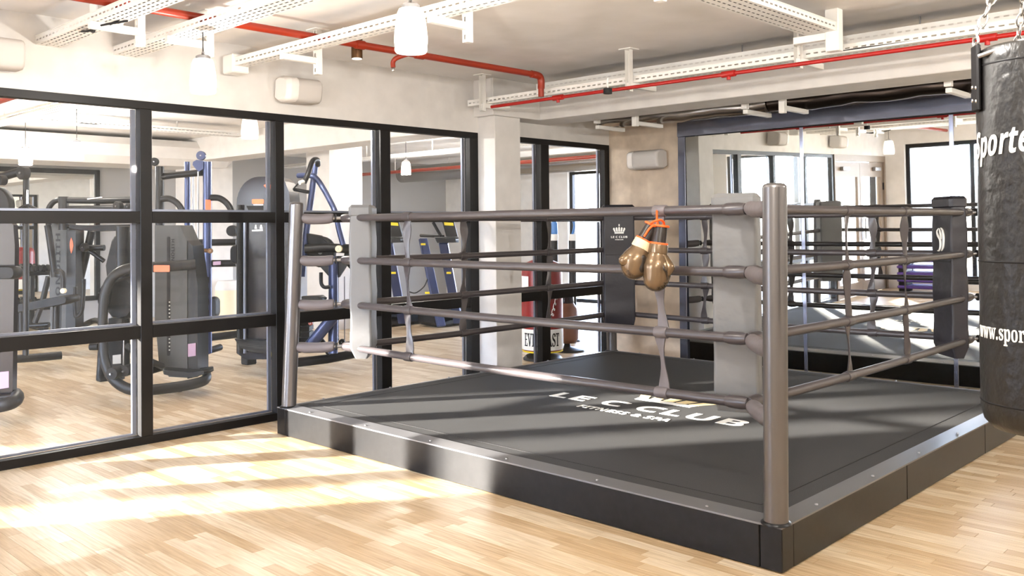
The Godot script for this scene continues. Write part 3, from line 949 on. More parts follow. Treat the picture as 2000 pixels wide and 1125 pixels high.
# cantilever hanger: slotted channel from the ceiling with an arm under the tray
func hanger(t: Node3D, p: Vector3, arm: Vector3, drop: float, wd := 0.042) -> void: # p: point under ceiling where the channel stands, arm from it
	var mb := MB.new()
	var y0 := p.y - drop
	var y1 := CEIL
	var al := arm.normalized(); var ac := Vector3.UP.cross(al)
	var c := Vector3(p.x, y0, p.z)
	mb.slotted(c - ac * wd / 2 + al * wd / 2, Vector3(0, y1 - y0, 0), ac * wd, 1, 0.05, 0.026, 0.011)
	for s in [-1.0, 1.0]:
		mb.sheet(c + ac * s * wd / 2 - al * wd / 2, Vector3(0, y1 - y0, 0), al * wd)
	mb.sheet(c - ac * wd / 2 - al * wd / 2, al * wd, ac * wd)
	part(t, "channel", mb, M.tray)
	part(t, "arm", MB.new().bar(Vector3(p.x, p.y - 0.021, p.z), Vector3(p.x, p.y - 0.021, p.z) + arm, 0.04, 0.04, 0.003), M.tray)
	part(t, "foot_plate", MB.new().box(Vector3(p.x, CEIL - 0.003, p.z), Vector3(0.11, 0.006, 0.11)), M.tray)

func pendant(p: Vector3, label: String, group: String, top: float, energy: float) -> void: # p: middle of the open lower rim
	var t := thing("pendant_lamp", label, "lamp", p, group)
	part(t, "shade", MB.new().lathe([Vector2(0.070, 0.022), Vector2(0.0735, 0.045), Vector2(0.073, 0.07), Vector2(0.068, 0.12), Vector2(0.060, 0.17), Vector2(0.052, 0.19), Vector2(0.030, 0.197), Vector2(0.012, 0.198)], p, 32), M.shade, "frosted glass shade, lit")
	part(t, "rim", MB.new().lathe([Vector2(0.066, 0.0), Vector2(0.0705, 0.008), Vector2(0.0715, 0.021)], p, 32), M.shade_rim, "clear glass rim")
	part(t, "bulb", MB.new().lathe([Vector2(0.002, 0.03), Vector2(0.02, 0.035), Vector2(0.03, 0.06), Vector2(0.022, 0.09), Vector2(0.013, 0.12)], p, 16), M.bulb)
	part(t, "cap", MB.new().lathe([Vector2(0.040, 0.192), Vector2(0.040, 0.207), Vector2(0.032, 0.214), Vector2(0.010, 0.218), Vector2(0.007, 0.235)], p, 24), M.steel)
	part(t, "cord", MB.new().tube([p + Vector3(0, 0.23, 0), Vector3(p.x, top, p.z)], 0.0035, 6), M.cable)
	var l := OmniLight3D.new()
	l.name = "lamp_light"
	t.add_child(l)
	l.position = Vector3(0, 0.075, 0)
	l.light_color = Color(1.0, 0.98, 0.95)
	l.light_energy = energy
	l.light_size = 0.03
	l.omni_range = 25.0
	l.omni_attenuation = 2.0
	l.shadow_enabled = true

func pipe_run(t: Node3D, called: String, path: Array, r: float, m: Material = null) -> void:
	part(t, called, MB.new().tube(path, r, 14), m if m else M.red_pipe)

func ceiling_services() -> void:
	# three trays across the room, from the wall over the partition
	var t1 := tray("wide perforated white cable tray with loose black wires beside a bracket", Vector3(GX, 2.555, 1.28), 0, 6.2, 0.14, 0.05, 4)
	hanger(t1, Vector3(-3.28, 2.555, 1.16), Vector3(0, 0, 0.28), 0.10)
	hanger(t1, Vector3(-1.0, 2.555, 1.16), Vector3(0, 0, 0.28), 0.10)
	part(t1, "junction_box", MB.new().box(Vector3(-3.32, 2.61, 1.33), Vector3(0.10, 0.12, 0.15), 0.006), M.tray)
	part(t1, "loose_wire", MB.new().tube(curve([Vector3(-3.6, 2.56, 1.36), Vector3(-3.45, 2.535, 1.38), Vector3(-3.3, 2.545, 1.34), Vector3(-3.15, 2.56, 1.33)]), 0.007, 7), M.cable)
	part(t1, "loose_wire", MB.new().tube(curve([Vector3(-3.55, 2.56, 1.33), Vector3(-3.42, 2.528, 1.36), Vector3(-3.28, 2.533, 1.39), Vector3(-3.12, 2.55, 1.30)]), 0.006, 7), M.cable)
	var t2 := tray("wide perforated white cable tray above the hanging lamps", Vector3(GX, 2.555, 0.80), 0, 6.2, 0.15, 0.05, 4)
	hanger(t2, Vector3(-3.36, 2.555, 0.70), Vector3(0, 0, 0.27), 0.09)
	hanger(t2, Vector3(-1.2, 2.555, 0.70), Vector3(0, 0, 0.27), 0.09)
	var t3 := tray("narrow white cable tray starting from a square box by the wall", Vector3(-3.95, 2.55, 0.10), 0, 6.0, 0.10, 0.055, 2)
	part(t3, "end_box", MB.new().box(Vector3(-4.02, 2.57, 0.15), Vector3(0.14, 0.13, 0.13), 0.008), M.tray)
	hanger(t3, Vector3(-3.33, 2.55, -0.06), Vector3(0, 0, 0.28), 0.11)
	hanger(t3, Vector3(-1.88, 2.55, -0.06), Vector3(0, 0, 0.28), 0.11)
	hanger(t3, Vector3(-0.60, 2.55, -0.06), Vector3(0, 0, 0.28), 0.11)
	# two trays in front of the beam
	var t4 := tray("lower white cable tray hung in front of the ceiling beam", Vector3(-4.10, 2.492, -2.40), 0, 7.9, 0.24, 0.05, 2)
	for x in [-3.86, -2.29, -0.94, 0.5]:
		hanger(t4, Vector3(x, 2.492, -2.11), Vector3(0, 0, -0.33), 0.07)
	var t5 := tray("upper white cable tray close under the ceiling by the beam", Vector3(-3.6, 2.615, -2.72), 0, 7.4, 0.20, 0.055, 1)
	for x in [-1.62, -0.35]:
		part(t5, "drop_rod", MB.new().cyl(Vector3(x, 2.62, -2.60), Vector3(x, CEIL, -2.60), 0.005, -1.0, 6), M.steel)
	var t6 := tray("perforated white cable tray running toward the beam", Vector3(-0.83, 2.60, -1.98), 2, 1.9, 0.20, 0.05, 4)
	part(t6, "end_post", MB.new().box(Vector3(-0.66, 2.61, -2.02), Vector3(0.085, 0.26, 0.07), 0.004), M.tray)
	part(t6, "cross_arm", MB.new().box(Vector3(-0.80, 2.58, -2.02), Vector3(0.24, 0.045, 0.045), 0.003), M.tray)
	# red sprinkler pipe: along the room, down an elbow, then along the beam
	var px := -3.13
	var rp := thing("sprinkler_pipe", "rust red sprinkler pipe with elbow running under the ceiling", "pipe", Vector3(px, 2.6, 0))
	pipe_run(rp, "pipe", [Vector3(px, 2.637, 3.9), Vector3(px, 2.637, -1.99)], 0.024)
	pipe_run(rp, "elbow", curve([Vector3(px, 2.637, -1.94), Vector3(px, 2.632, -2.03), Vector3(px, 2.60, -2.06), Vector3(px, 2.53, -2.06)]), 0.029)
	pipe_run(rp, "drop", [Vector3(px, 2.54, -2.06), Vector3(px, 2.465, -2.06)], 0.024)
	for z in [-0.22, -0.74]:
		pipe_run(rp, "coupling", [Vector3(px, 2.637, z), Vector3(px, 2.637, z - 0.07)], 0.030)
	pipe_run(rp, "branch", curve([Vector3(px, 2.63, -0.67), Vector3(px - 0.06, 2.605, -0.62), Vector3(px - 0.09, 2.58, -0.61), Vector3(px - 0.09, 2.54, -0.61)]), 0.017)
	part(rp, "sprinkler_head", MB.new().lathe([Vector2(0.006, 0), Vector2(0.014, -0.006), Vector2(0.008, -0.015), Vector2(0.014, -0.026), Vector2(0.003, -0.028)], Vector3(px - 0.09, 2.54, -0.61), 10), M.chrome)
	part(rp, "pipe_clip", MB.new().box(Vector3(px, 2.695, -0.13), Vector3(0.02, 0.08, 0.02)), M.tray)
	var rp2 := thing("sprinkler_pipe", "bright red sprinkler pipe running below the beam tray", "pipe", Vector3(-1.0, 2.44, -2.06))
	pipe_run(rp2, "pipe", [Vector3(-3.7, 2.44, -2.06), Vector3(3.9, 2.44, -2.06)], 0.0135, M.bright_red_pipe)
	for x in [-2.95, -1.42, 0.2]:
		pipe_run(rp2, "coupling", [Vector3(x - 0.05, 2.44, -2.06), Vector3(x + 0.05, 2.44, -2.06)], 0.022, M.bright_red_pipe)
		pipe_run(rp2, "head_stub", [Vector3(x, 2.44, -2.06), Vector3(x, 2.40, -2.06)], 0.014, M.bright_red_pipe)
	# foil duct on brackets behind the beam
	var du := thing("foil_duct", "crinkled silver foil duct behind the ceiling beam", "duct", Vector3(-3.5, 2.47, -3.85))
	for seg in [[0, 16, "duct", M.foil], [15, 62, "dark_reflection_duct", M.foil_dark_reflection]]:  # second stretch: dark surroundings mirrored in the foil, put into its colour
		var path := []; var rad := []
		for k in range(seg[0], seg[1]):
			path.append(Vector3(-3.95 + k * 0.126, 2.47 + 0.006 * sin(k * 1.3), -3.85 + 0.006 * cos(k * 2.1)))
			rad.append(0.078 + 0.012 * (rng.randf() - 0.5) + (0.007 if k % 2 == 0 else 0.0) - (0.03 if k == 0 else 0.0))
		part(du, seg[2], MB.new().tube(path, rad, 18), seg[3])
	for x in [[-3.66, 2.40], [-3.21, 2.335], [-2.08, 2.385], [-1.74, 2.32], [-0.46, 2.39], [0.6, 2.35]]:
		var bk := part(du, "bracket", MB.new().box(Vector3(x[0], (x[1] + CEIL) / 2, -3.45), Vector3(0.05, CEIL - x[1], 0.05), 0.003), M.tray)
		part(bk, "bracket_arm", MB.new().box(Vector3(x[0], 2.365, -3.66), Vector3(0.045, 0.035, 0.42), 0.003), M.tray)
	# lamps
	pendant(Vector3(-3.017, 2.184, 0.918), "lit frosted glass pendant lamp close to the glass partition", "pendant lamps", 2.53, 0.3)
	pendant(Vector3(-1.283, 2.180, 0.849), "lit frosted glass pendant lamp out over the open floor", "pendant lamps", 2.55, 0.9)
	for q in [[0.45, 0.85, "over the floor beside the ring's near corner", 1.6], [2.2, 0.85, "over the floor by the side wall", 2.0], [-1.28, 2.95, "by the outer window", 0.35], [1.3, 2.95, "by the outer wall", 1.8], [2.2, -2.0, "beyond the ring by the side wall", 2.2]]:  # unseen lamps added to brighten the room
		pendant(Vector3(q[0], 2.18, q[1]), "added unseen lit frosted glass pendant lamp hanging " + q[2], "pendant lamps", 2.552 if q[0] < 1.0 and q[1] < 1.0 else CEIL, q[3])
	var sp := thing("ceiling_spotlight", "small bronze cylinder spotlight under the ceiling", "spotlight", Vector3(-3.2, 2.6, -0.27))
	var c := at(697, 93, 6.15)
	part(sp, "cylinder", MB.new().lathe([Vector2(0.034, -0.074), Vector2(0.038, -0.074), Vector2(0.038, 0.076)], c, 24), M.bronze)
	part(sp, "lens", MB.new().lathe([Vector2(0.033, -0.078), Vector2(0.033, -0.070)], c, 20), M.shade)
	part(sp, "stem", MB.new().cyl(c + Vector3(0, 0.07, 0), Vector3(c.x, CEIL, c.z), 0.01, -1.0, 8), M.bronze)
	var sp2 := thing("ceiling_spotlight", "short black cylinder spotlight below the red pipe", "spotlight", Vector3(-2.5, 2.38, -2.1))
	var c2 := at(1187, 178, 6.6)
	part(sp2, "cylinder", MB.new().lathe([Vector2(0.028, -0.02), Vector2(0.032, -0.02), Vector2(0.032, 0.02)], c2, 18), M.rubber)
	part(sp2, "stem", MB.new().cyl(c2, Vector3(c2.x, 2.49, c2.z), 0.006, -1.0, 8), M.tray)

# ------------------------------------------------------------------ loudspeakers
func speaker(label: String, p: Vector3, yaw: float, tilt: float, L: float) -> void: # p: centre of back on wall, front faces +z turned by yaw
	var t := thing("loudspeaker", label, "loudspeaker", p, "white wall loudspeakers")
	var b := Basis(Vector3.UP, yaw) * Basis(Vector3.RIGHT, tilt)
	var prof := [] # rounded trapezoid in depth (z) and height (y)
	for q in [[0.0, -0.07], [0.05, -0.088], [0.13, -0.080], [0.158, -0.062], [0.165, -0.03], [0.165, 0.03], [0.158, 0.062], [0.13, 0.080], [0.05, 0.088], [0.0, 0.07]]:
		prof.append(Vector2(q[0], q[1]) * 1.12)
	var side := func(x: float, k: float) -> Array:
		var o := []
		for q in prof: o.append(p + b * Vector3(x, q.y * k, 0.03 + q.x * k))
		return o
	var mb := MB.new()
	var rows := [side.call(-L / 2, 0.80), side.call(-L / 2 + 0.012, 0.95), side.call(-L / 2 + 0.03, 1.0), side.call(-L / 2 + 0.085, 1.0)]
	mb.grid(rows)
	mb.cap(rows[0], b * Vector3(-1, 0, 0))
	part(t, "end_cap", mb, M.speaker)
	var g := MB.new()
	rows = [side.call(-L / 2 + 0.085, 0.985), side.call(L / 2 - 0.02, 0.985), side.call(L / 2 - 0.005, 0.93), side.call(L / 2, 0.85)]
	g.grid(rows)
	g.cap(rows[-1], b * Vector3(1, 0, 0))
	part(t, "grille", g, M.grille)
	part(t, "wall_bracket", MB.new().box(p + b * Vector3(0, 0, 0.015), Vector3(0.08, 0.07, 0.05), 0.004, b), M.speaker)

func speakers() -> void:
	speaker("white loudspeaker on the wall above the partition by the trays' end box", Vector3(GX + 0.005, 2.455, -0.37), deg_to_rad(90), deg_to_rad(6), 0.30)
	speaker("white loudspeaker on the wall above the partition by the widest tray", Vector3(GX + 0.005, 2.465, 1.69), deg_to_rad(90), deg_to_rad(6), 0.30)
	speaker("white loudspeaker on the beige plaster wall", Vector3(-3.59, 2.088, -4.268), deg_to_rad(180 + 180), deg_to_rad(4), 0.38)

# ------------------------------------------------------------------ boxing gloves on the top rope
func glove(label: String, px: Array, D: float, flip: float) -> void: # px: pixels of cuff top, cuff end, wrist, knuckle, tip
	var P := []
	for q in px: P.append(at(q[0], q[1], D))
	var away := -cam_basis.z
	var right := cam_basis.x * flip
	var t := thing("boxing_glove", label, "boxing glove", P[3], "pair of boxing gloves on the rope")
	var mb := MB.new()
	var dn: Vector3 = (P[4] - P[2]).normalized()
	blob(mb, [[P[2], P[3] + away * 0.004, 0.044, 0.056], [P[3] + right * -0.008, P[4], 0.058, 0.052], [P[4], P[4] + right * 0.028 - dn * 0.03, 0.048, 0.040], [P[4] - away * 0.012, P[3] - away * 0.018, 0.046, 0.044]], 0.0085, 0.03)
	part(t, "fist", mb, M.glove, "bronze leather fist with creased palm")
	var th := MB.new()
	blob(th, [[P[2] + right * 0.030 + dn * 0.02 - away * 0.015, P[3] + right * 0.052 - away * 0.025, 0.026, 0.026], [P[3] + right * 0.052 - away * 0.025, P[4] + right * 0.047 - dn * 0.03 - away * 0.03, 0.026, 0.020]], 0.0075, 0.015)
	part(t, "thumb", th, M.glove)
	var ax: Vector3 = (P[2] - P[0]).normalized()
	part(t, "cuff", MB.new().tube(curve([P[0], P[1], P[2] + ax * 0.02], 5), [0.034, 0.035, 0.036, 0.037, 0.038, 0.039, 0.040, 0.041, 0.042, 0.043, 0.044], 18, 0.85), M.glove_dark, "dark brown cuff")
	for f in [0.02, 0.62]:
		var c: Vector3 = P[0].lerp(P[2], f)
		part(t, "trim", MB.new().tube([c - ax * 0.005, c, c + ax * 0.005], [0.042 + 0.006 * f, 0.045 + 0.006 * f, 0.042 + 0.006 * f], 18, 0.88), M.orange, "orange piping")
	var sc: Vector3 = P[0].lerp(P[2], 0.80)
	part(t, "wrist_strap", MB.new().tube([sc - ax * 0.022, sc - ax * 0.018, sc + ax * 0.018, sc + ax * 0.022], [0.046, 0.049, 0.050, 0.047], 20, 0.9), M.glove_pale if flip < 0 else M.glove)
	# pleats fan round the curled end of the palm
	var tip: Vector3 = P[4] - away * 0.03 + right * 0.004
	for k in 11:
		var an := -1.15 + 2.3 * k / 10.0
		var dir := (dn * cos(an) + right * -sin(an)).normalized()
		var a := tip + dir * 0.026 - away * 0.026; var b := tip + dir * 0.046 - away * 0.012
		part(t, "pleat", MB.new().tube([a, a.lerp(b, 0.5) - away * 0.003, b], [0.0008, 0.002, 0.0008], 5), M.glove_dark)
	if flip < 0: # dark palm panel of the one turned inward
		var pm := MB.new()
		blob(pm, [[P[3] - away * 0.040 + right * -0.022 - dn * 0.012, P[4] - away * 0.040 + right * -0.026, 0.024, 0.026]], 0.006, 0.01)
		part(t, "palm", pm, M.glove_dark, "dark brown palm")
	else: # stitched fold between thumb and fist
		var fold := curve([P[2] + dn * 0.03 + right * 0.018 - away * 0.052, P[3] + right * 0.022 - away * 0.064, P[3] + right * 0.034 + dn * 0.02 - away * 0.060, P[4] + right * 0.046 - away * 0.042])
		part(t, "fold", MB.new().tube(fold, 0.004, 7), M.glove_dark)
		for k in 6:
			var c: Vector3 = fold[3 + k * 2]
			part(t, "stitch", MB.new().tube([c - right * 0.012 - dn * 0.002 - away * 0.001, c + right * 0.010 + dn * 0.002], 0.0014, 5), M.glove_dark)

func gloves() -> void:
	glove("brown and bronze boxing glove with pale wrist strap hanging by the dark pad", [[1276, 440], [1262, 465], [1250, 488], [1240, 508], [1238, 522]], 4.375, -1.0)
	glove("bronze boxing glove with orange piping hanging lowest on the rope", [[1291, 440], [1287, 465], [1284, 497], [1283, 522], [1281, 545]], 4.335, 1.0)
	var l := thing("glove_lace", "orange cord looping both gloves to the top rope", "cord", at(1288, 430, 4.4))
	part(l, "cord", MB.new().tube(curve([at(1270, 442, 4.37), at(1272, 436, 4.34), at(1281, 431, 4.32), at(1292, 430, 4.33), at(1297, 438, 4.36), at(1285, 443, 4.33), at(1276, 441, 4.32), at(1268, 447, 4.32), at(1258, 462, 4.32)]), 0.0055, 8), M.orange)
	part(l, "cord_loop", MB.new().tube(curve([at(1285, 440, 4.35), at(1283, 424, 4.40), at(1283, 411, 4.47), at(1283, 418, 4.53), at(1283, 430, 4.50), at(1284, 442, 4.40)]), 0.005, 8), M.orange)

# ------------------------------------------------------------------ hanging punching bag
func hanging_bag() -> void:
	var c := at(2043, 500, 2.68)
	var R := 0.178
	var y0 := 0.80; var y1 := 1.925
	var t := thing("punching_bag", "long black leather punching bag hanging on chains by the ring corner", "punching bag", Vector3(c.x, y0, c.z))
	var prof := [Vector2(0.002, y0 - 0.012), Vector2(R * 0.55, y0 - 0.008), Vector2(R * 0.82, y0 + 0.004), Vector2(R * 0.95, y0 + 0.028), Vector2(R, y0 + 0.065)]
	for k in 9: prof.append(Vector2(R * (1.0 + 0.006 * sin(k * 2.0)), lerpf(y0 + 0.12, y1 - 0.03, k / 8.0)))
	prof.append(Vector2(R * 0.99, y1)); prof.append(Vector2(R * 0.90, y1 + 0.010)); prof.append(Vector2(R * 0.86, y1 - 0.02)); prof.append(Vector2(0.002, y1 - 0.025))
	part(t, "body", MB.new().lathe(prof, Vector3(c.x, 0, c.z), 64), M.leather)
	for y in [y0 + 0.085, 1.30, y1 - 0.045]:
		part(t, "seam", MB.new().lathe([Vector2(R * 0.995, y - 0.004), Vector2(R * 1.012, y), Vector2(R * 0.995, y + 0.004)], Vector3(c.x, 0, c.z), 64), M.pad_black)
	# printed lettering, bent round the bag: angle from the pixel column where each word starts
	var to_cam := atan2(EYE.z - c.z, EYE.x - c.x)
	var ring_at := func(ang: float, y: float, l: float) -> Vector3:
		return Vector3(c.x + cos(ang) * (R + 0.001 + l), y, c.z + sin(ang) * (R + 0.001 + l))
	letter(t, "lettering", "Sporte", "Droid Sans", true, true, func(u, v, l): return ring_at.call(to_cam + 1.38 - (u + v * 0.07) * 1.17, 1.578 + v * 0.105 + u * 0.012, l), M.print_white, 0.0015)
	letter(t, "lettering", "www.sport", "Droid Serif", true, false, func(u, v, l): return ring_at.call(to_cam + 1.30 - u * 1.07, 1.060 + v * 0.056, l), M.print_white, 0.0015)
	# four riveted straps, D-rings, chains to a swivel above
	var hub := Vector3(c.x, 2.42, c.z)
	for k in 4:
		var an := to_cam + 1.18 - k * PI / 2
		var o := Vector3(cos(an), 0, sin(an)); var s := Vector3(-sin(an), 0, cos(an))
		var b := Basis(s, Vector3.UP, s.cross(Vector3.UP))
		var sp := part(t, "strap", MB.new().box(Vector3(c.x, 1.845, c.z) + o * (R + 0.008), Vector3(0.052, 0.20, 0.014), 0.005, b), M.pad_black)
		for q in [[-0.014, 1.775], [0.014, 1.78], [-0.014, 1.815], [0.014, 1.82]]:
			part(sp, "rivet", MB.new().lathe([Vector2(0.006, 0), Vector2(0.005, 0.003), Vector2(0.001, 0.004)], Vector3(c.x, q[1], c.z) + o * (R + 0.014) + s * q[0], 10, Basis(s, o, s.cross(o))), M.chrome)
		var rc := Vector3(c.x, 1.955, c.z) + o * (R + 0.008)
		var dr := []
		for j in 13: dr.append(rc + s * cos(TAU * j / 12) * 0.02 + Vector3.UP * sin(TAU * j / 12) * 0.02)
		part(sp, "ring", MB.new().tube(dr, 0.004, 8), M.chrome)
		var a := rc + Vector3(0, 0.012, 0)
		var n := 14
		for j in n:
			var p := a.lerp(hub, (j + 0.5) / n)
			var d := (hub - a).normalized()
			var x := s if j % 2 == 0 else d.cross(s)
			var lk := []
			for q in 13:
				lk.append(p + d * sin(TAU * q / 12) * a.distance_to(hub) / n * 0.62 + x * cos(TAU * q / 12) * 0.011)
			part(t, "chain_link", MB.new().tube(lk, 0.0032, 6), M.chrome)
	part(t, "spreader_rod", MB.new().cyl(ring_at.call(to_cam + 1.0, 1.905, 0.014), ring_at.call(to_cam - 0.2, 1.95, 0.014), 0.007), M.steel)
	part(t, "swivel", MB.new().cyl(hub - Vector3(0, 0.02, 0), Vector3(hub.x, CEIL, hub.z), 0.012), M.chrome)

# ------------------------------------------------------------------ the gym behind the partition
func fwd() -> Vector3:
	var d := -cam_basis.z
	d.y = 0
	return d.normalized()
func floor_depth(x: float, y: float) -> float:
	return (on_y(x, y, 0.0) - EYE).dot(-cam_basis.z)
func shape(t: Node3D, called: String, px: Array, D: float, thick: float, m: Material, label := "") -> MeshInstance3D: # outline with its own depth and thickness
	var pts := []
	for q in px: pts.append(at(q[0], q[1], D))
	return part(t, called, MB.new().extrude(pts, fwd() * thick), m, label)
func rod(t: Node3D, called: String, px: Array, r: float, m: Material, smooth := true, sq := 1.0) -> MeshInstance3D: # px: [x, y, depth]
	var pts := []
	for q in px: pts.append(at(q[0], q[1], q[2]))
	return part(t, called, MB.new().tube(curve(pts, 5) if smooth else pts, r, 12, sq), m)
func disc(t: Node3D, called: String, x: float, y: float, D: float, r: float, thick: float, m: Material, turn := 0.5) -> MeshInstance3D:
	var c := at(x, y, D)
	var ax := (fwd() + Vector3(cam_basis.x.x, 0, cam_basis.x.z) * turn).normalized() * thick / 2
	var o := part(t, called, MB.new().tube([c - ax, c - ax * 0.8, c + ax * 0.8, c + ax], [r * 0.93, r, r, r * 0.93], 22), m)
	part(o, "hub", MB.new().cyl(c - ax * 1.3, c + ax * 1.3, r * 0.16, -1.0, 10), M.steel)
	return o
# padded cushion: rounded outline puffed along the view
func cushion(t: Node3D, called: String, px: Array, D: float, thick: float, m: Material) -> MeshInstance3D:
	var cen := Vector2.ZERO
	for q in px: cen += Vector2(q[0], q[1])
	cen /= px.size()
	var rows := []
	for k in 7:
		var f := k / 6.0
		var s := 1.0 - 0.16 * pow(absf(2 * f - 1), 3.0)
		var row := []
		for q in px:
			var p := cen + (Vector2(q[0], q[1]) - cen) * s
			row.append(at(p.x, p.y, D) + fwd() * thick * f)
		rows.append(row)
	var mb := MB.new()
	mb.grid(rows)
	mb.cap(rows[0], -fwd()); mb.cap(rows[-1], fwd())
	return part(t, called, mb, m)
func rounded(x0: float, y0: float, x1: float, y1: float, r: float, n := 5) -> Array:
	var o := []
	for q in [[x1 - r, y0 + r, -PI / 2], [x1 - r, y1 - r, 0.0], [x0 + r, y1 - r, PI / 2], [x0 + r, y0 + r, PI]]:
		for k in n:
			var a: float = q[2] + PI / 2 * k / (n - 1.0)
			o.append([q[0] + cos(a) * r, q[1] + sin(a) * r])
	return o
func decal_text(t: Node3D, s: String, x: float, y0: float, y1: float, wpx: float, D: float, m: Material) -> void: # upright lettering read from below upward
	letter(t, "lettering", s, "Droid Sans", true, false, func(u, v, l): return at(x + wpx / 2 - v * wpx, lerpf(y1, y0, u), D - 0.004 - l), m, 0.002)

func gym() -> void:
	# --- services and columns
	var col := struct("trim_4", "pale square column in the gym")
	var cp := on_y(655, 640, 0.0)
	slab(col, "shaft", Vector3(cp.x - 0.28, 0, cp.z - 0.28), Vector3(cp.x + 0.28, CEIL, cp.z + 0.28), M.white)
	var col2 := struct("trim_5", "white square column behind the cable tower")
	cp = on_y(400, 633, 0.0)
	slab(col2, "shaft", Vector3(cp.x - 0.30, 0, cp.z - 0.30), Vector3(cp.x + 0.30, CEIL, cp.z + 0.30), M.white)
	for a in [["white perforated cable tray over the weight machines in the gym", Vector3(-12.4, 2.53, 0.2), 0, 8.0], ["white perforated cable tray over the treadmills in the gym", Vector3(-12.4, 2.50, -5.6), 0, 8.0], ["white perforated cable tray crossing the gym lengthwise", Vector3(-8.9, 2.605, -2.6), 2, 8.5]]:
		var tr := tray(a[0], a[1], a[2], a[3], 0.18, 0.05, 3)
		for k in 5:
			var p: Vector3 = a[1]
			p[a[2]] += a[3] * (k + 0.5) / 5
			p[2 - a[2]] += 0.09
			part(tr, "hanger_rod", MB.new().cyl(p, Vector3(p.x, CEIL, p.z), 0.012, -1.0, 6), M.tray)
	var gp := thing("sprinkler_pipe", "red sprinkler pipe with tee under the gym ceiling", "pipe", Vector3(-8, 2.6, 0))
	pipe_run(gp, "pipe", [Vector3(-12.4, 2.565, 0.75), Vector3(-5.0, 2.565, 0.75)], 0.026)
	pipe_run(gp, "tee", [Vector3(-9.0, 2.65, 0.75), Vector3(-9.0, 2.46, 0.75)], 0.03)
	var gp3 := thing("sprinkler_pipe", "thick red sprinkler pipe with coupling in the gym beside the partition", "pipe", Vector3(-5.2, 2.6, 1))
	pipe_run(gp3, "pipe", [Vector3(-6.15, 2.64, 5.5), Vector3(-6.15, 2.64, 0.86)], 0.03)
	pipe_run(gp3, "coupling", [Vector3(-6.15, 2.64, 1.32), Vector3(-6.15, 2.64, 1.16)], 0.042)
	var gp2 := thing("sprinkler_pipe", "short orange red sprinkler pipe beyond the treadmills", "pipe", Vector3(-7, 2.55, -7))
	pipe_run(gp2, "pipe", [Vector3(-12.0, 2.42, -6.9), Vector3(-4.6, 2.42, -6.9)], 0.03)
	var gd := thing("air_duct", "white boxed air duct under the gym ceiling", "duct", Vector3(-10.5, 2.4, -1.5))
	part(gd, "duct_body", MB.new().box(Vector3(-11.0, 2.50, -1.75), Vector3(1.1, 0.36, 3.4), 0.10), M.white)
	part(gd, "flange", MB.new().box(Vector3(-11.0, 2.50, 0.0), Vector3(1.16, 0.42, 0.03), 0.01), M.white)
	var gd2 := thing("air_duct", "round silver air duct above the treadmills", "duct", Vector3(-9, 2.4, -8))
	part(gd2, "duct_body", MB.new().cyl(Vector3(-12.4, 2.48, -8.2), Vector3(-5.0, 2.48, -8.2), 0.16), M.foil)
	for x in [-11.0, -8.5, -6.0]:
		part(gd2, "hanger_rod", MB.new().cyl(Vector3(x, 2.6, -8.2), Vector3(x, CEIL, -8.2), 0.01, -1.0, 6), M.tray)
		part(gp2, "hanger_rod", MB.new().cyl(Vector3(x, 2.44, -6.9), Vector3(x, CEIL, -6.9), 0.008, -1.0, 6), M.tray)
	pendant(at(488, 271, 7.83), "lit frosted glass pendant lamp inside the gym above the dark shroud", "pendant lamps in the gym", CEIL, 1.4)
	pendant(at(150, 312, 9.86), "lit frosted glass pendant lamp inside the gym by the framed mirror", "pendant lamps in the gym", CEIL, 1.4)
	pendant(at(50, 323, 10.24), "lit frosted glass pendant lamp inside the gym above the pulley arm", "pendant lamps in the gym", CEIL, 1.4)
	pendant(Vector3(-8.4, 2.18, -5.0), "lit frosted glass pendant lamp inside the gym near the treadmills", "pendant lamps in the gym", CEIL, 1.4)
	# --- framed mirror on the far wall
	var gm := thing("framed_mirror", "large wall mirror in a thick black frame behind the dumbbells", "mirror", Vector3(-12.64, 1.2, 1))
	var e := on_x(193, 333, -12.62)
	var zb := e.z; var yt := e.y
	part(gm, "mirror_glass", MB.new().box(Vector3(-12.63, (yt + 0.35) / 2, zb + 2.1), Vector3(0.02, yt - 0.35, 4.2)), M.mirror)
	for q in [[Vector3(-12.61, yt - 0.03, zb + 2.1), Vector3(0.05, 0.07, 4.2)], [Vector3(-12.61, 0.38, zb + 2.1), Vector3(0.05, 0.07, 4.2)], [Vector3(-12.61, (yt + 0.35) / 2, zb + 0.03), Vector3(0.05, yt - 0.35, 0.07)], [Vector3(-12.61, (yt + 0.35) / 2, zb + 4.17), Vector3(0.05, yt - 0.35, 0.07)]]:
		part(gm, "frame_bar", MB.new().box(q[0], q[1], 0.005), M.frame)

	dumbbells()
	machine_edge()
	machine_press()
	machine_leg()
	cable_tower()
	machine_shroud()
	machine_pulldown()
	treadmill("grey treadmill with slanted uprights and yellow labels beside the pillar", 0.0)
	treadmill("grey treadmill farther along with yellow label on its console", -108.0)
	standing_bags()

